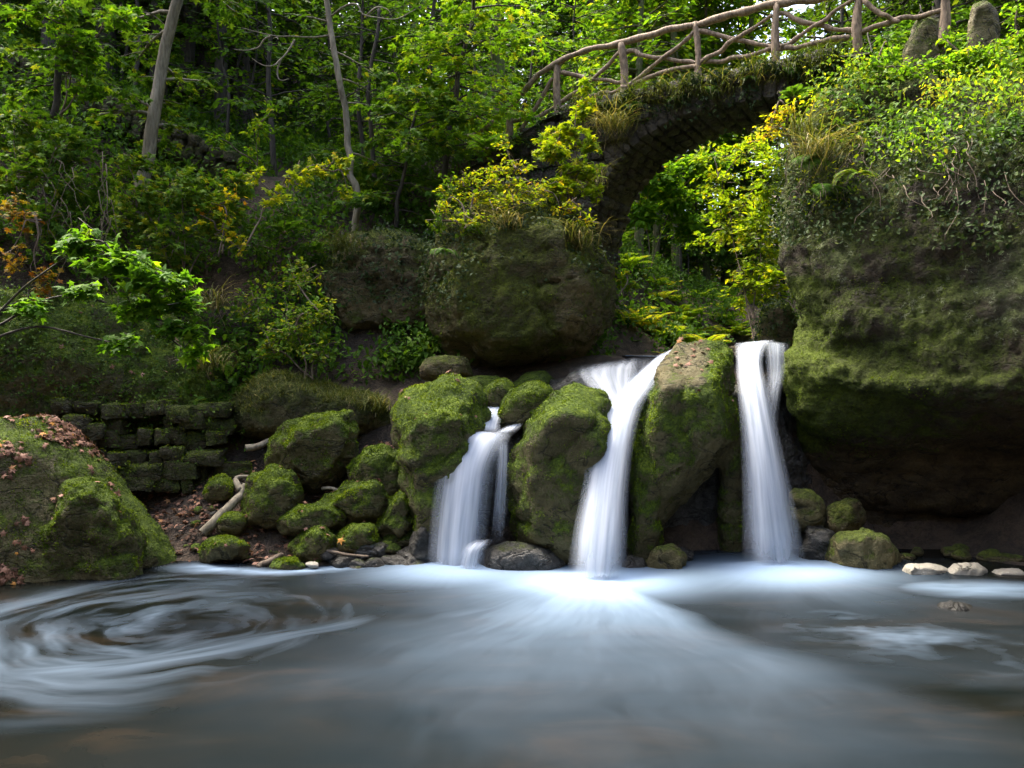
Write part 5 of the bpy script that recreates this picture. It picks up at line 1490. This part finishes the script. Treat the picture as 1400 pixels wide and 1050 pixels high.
# undergrowth of the wood floor and hillside
m = 24000
D = 10.8 + 19 * rng.uniform(0, 1, m) ** 1.4
px = rng.uniform(-100, 1500, m)
x = (px - 700) / F * D
ok = np.array([stream_free(a, b, 0.7 if b < 24 else 0.01) for a, b in zip(x, D)])
ok &= ~((px > 830) & (D < 13.3)) & ~((D < 11.6) & (px > 420))
ok &= vnoise(np.stack([x * 0.9, D * 0.9, 0 * x], -1), 12) > -0.6
ok &= ~((np.abs(D - (15.1 - 0.0 * x)) < 0.55) & (px < 340))
x, D = x[ok], D[ok]
pxx = 700 + x / D * F
sel = (pxx > 800) & (pxx < 1100) & (D < 20) & (rng.uniform(size=len(x)) < 0.55)
x, D = x[~sel], D[~sel]
q = np.stack([x, D, ground_z(x, D)], -1)
creeper('undergrowth', 'low green undergrowth covering the wooded slopes', 'undergrowth', q, np.tile([0, -.25, 1.0], (len(q), 1)), 'oval', 'leaf_mid', 0.11, 0.42, 9, 0.4, 0.2, kind='stuff')

# fallen leaves
q1, n1 = sample_faces('BL', 2000, lambda c, n: (n[:, 2] > 0.2) & (fbm(c * 1.5, 2, 77) + 0.35 * fbm(c * 6, 2, 78) + 0.4 * sstep(170, 40, scrpx(c)[0]) - 0.25 * sstep(700, 760, scrpx(c)[1]) + rng.normal(0, 0.14, len(c)) > 0.16))
q2, n2_ = sample_faces('BL2', 12, lambda c, n: n[:, 2] > 0.5)
xs = rng.uniform(-5.2, -1.2, 1500); ys = rng.uniform(8.85, 10.4, 1500)
q3 = np.stack([xs, ys, ground_z(xs, ys) + 0.03], -1)
q4, n4 = sample_faces('C', 40, lambda c, n: (n[:, 2] > 0.5) & (scrpx(c)[1] < 560))
q5, n5 = sample_faces('A', 16, lambda c, n: n[:, 2] > 0.5)
q6, n6 = sample_faces('bank', 120, lambda c, n: n[:, 2] > 0.3)
xs = rng.uniform(2, 8, 500); ys = rng.uniform(13, 20, 500)
okk = np.array([stream_free(a, b) for a, b in zip(xs, ys)])
q7 = np.stack([xs, ys, ground_z(xs, ys) + 0.05], -1)[okk]
ql, nl_ = zip(*[sample_faces('L%d' % i, 7, lambda c, n: n[:, 2] > 0.35) for i in range(9)])
q1 = np.concatenate([q1, *ql]); n1 = np.concatenate([n1, *nl_])
q = np.concatenate([q1, q2, q3, q4, q5, q6, q7]); nn = np.concatenate([n1, n2_, np.tile([0, 0, 1.], (len(q3), 1)), n4, n5, n6, np.tile([0, 0, 1.], (len(q7), 1))])
p_ = Plant('maple')
k = len(q)
nn = norm(nn + rng.normal(0, 0.35, (k, 3)))
d = norm(np.cross(nn, rng.normal(0, 1, (k, 3))))
p_.leaves(q + nn * 0.02, d, nn, rng.uniform(0.03, 0.085, k), np.clip(rng.normal(0.4, 0.3, k), 0, 1))
o = p_.build('fallen_leaves', 'brown fallen leaves lying on rocks and earth', 'fallen leaves', q.mean(0), 'litter', None)
o['kind'] = 'stuff'

# ------------------------------------------------------------------ light, camera
SUN_EL, SUN_AZ = math.radians(61), math.radians(-48)     # azimuth from +Y towards +X
wd = bpy.data.worlds.new('World'); SC.world = wd; wd.use_nodes = True
nt = wd.node_tree
bg = nt.nodes['Background']
sky = nt.nodes.new('ShaderNodeTexSky')
sky.sky_type = 'NISHITA'; sky.sun_disc = False
sky.sun_elevation = SUN_EL; sky.sun_rotation = SUN_AZ
sky.dust_density = 6.0; sky.air_density = 0.7; sky.ozone_density = 0.4
nt.links.new(sky.outputs[0], bg.inputs[0])
bg.inputs[1].default_value = 0.14
sl = bpy.data.lights.new('sun', 'SUN'); sl.energy = 1.5; sl.angle = math.radians(22); sl.color = (1.0, 0.93, 0.80)
so = bpy.data.objects.new('sun', sl); C.objects.link(so)
sd = Vector((math.sin(SUN_AZ) * math.cos(SUN_EL), math.cos(SUN_AZ) * math.cos(SUN_EL), math.sin(SUN_EL)))
so.rotation_euler = sd.to_track_quat('Z', 'Y').to_euler()
so.location = (0, 10, 30)

cam = bpy.data.cameras.new('camera'); cam.lens = 28; cam.sensor_width = 36; cam.clip_end = 400; cam.clip_start = 0.1
co = bpy.data.objects.new('camera', cam); C.objects.link(co)
co.location = (0, 0, H); co.rotation_euler = (math.radians(90), 0, 0)
SC.camera = co
SC.view_settings.view_transform = 'Standard'; SC.view_settings.look = 'None'
SC.view_settings.exposure = 2.98; SC.view_settings.gamma = 1
SC.render.engine = 'CYCLES'
cy = SC.cycles
cy.max_bounces = 6; cy.diffuse_bounces = 3; cy.glossy_bounces = 2; cy.transmission_bounces = 2; cy.transparent_max_bounces = 16
cy.use_denoising = True
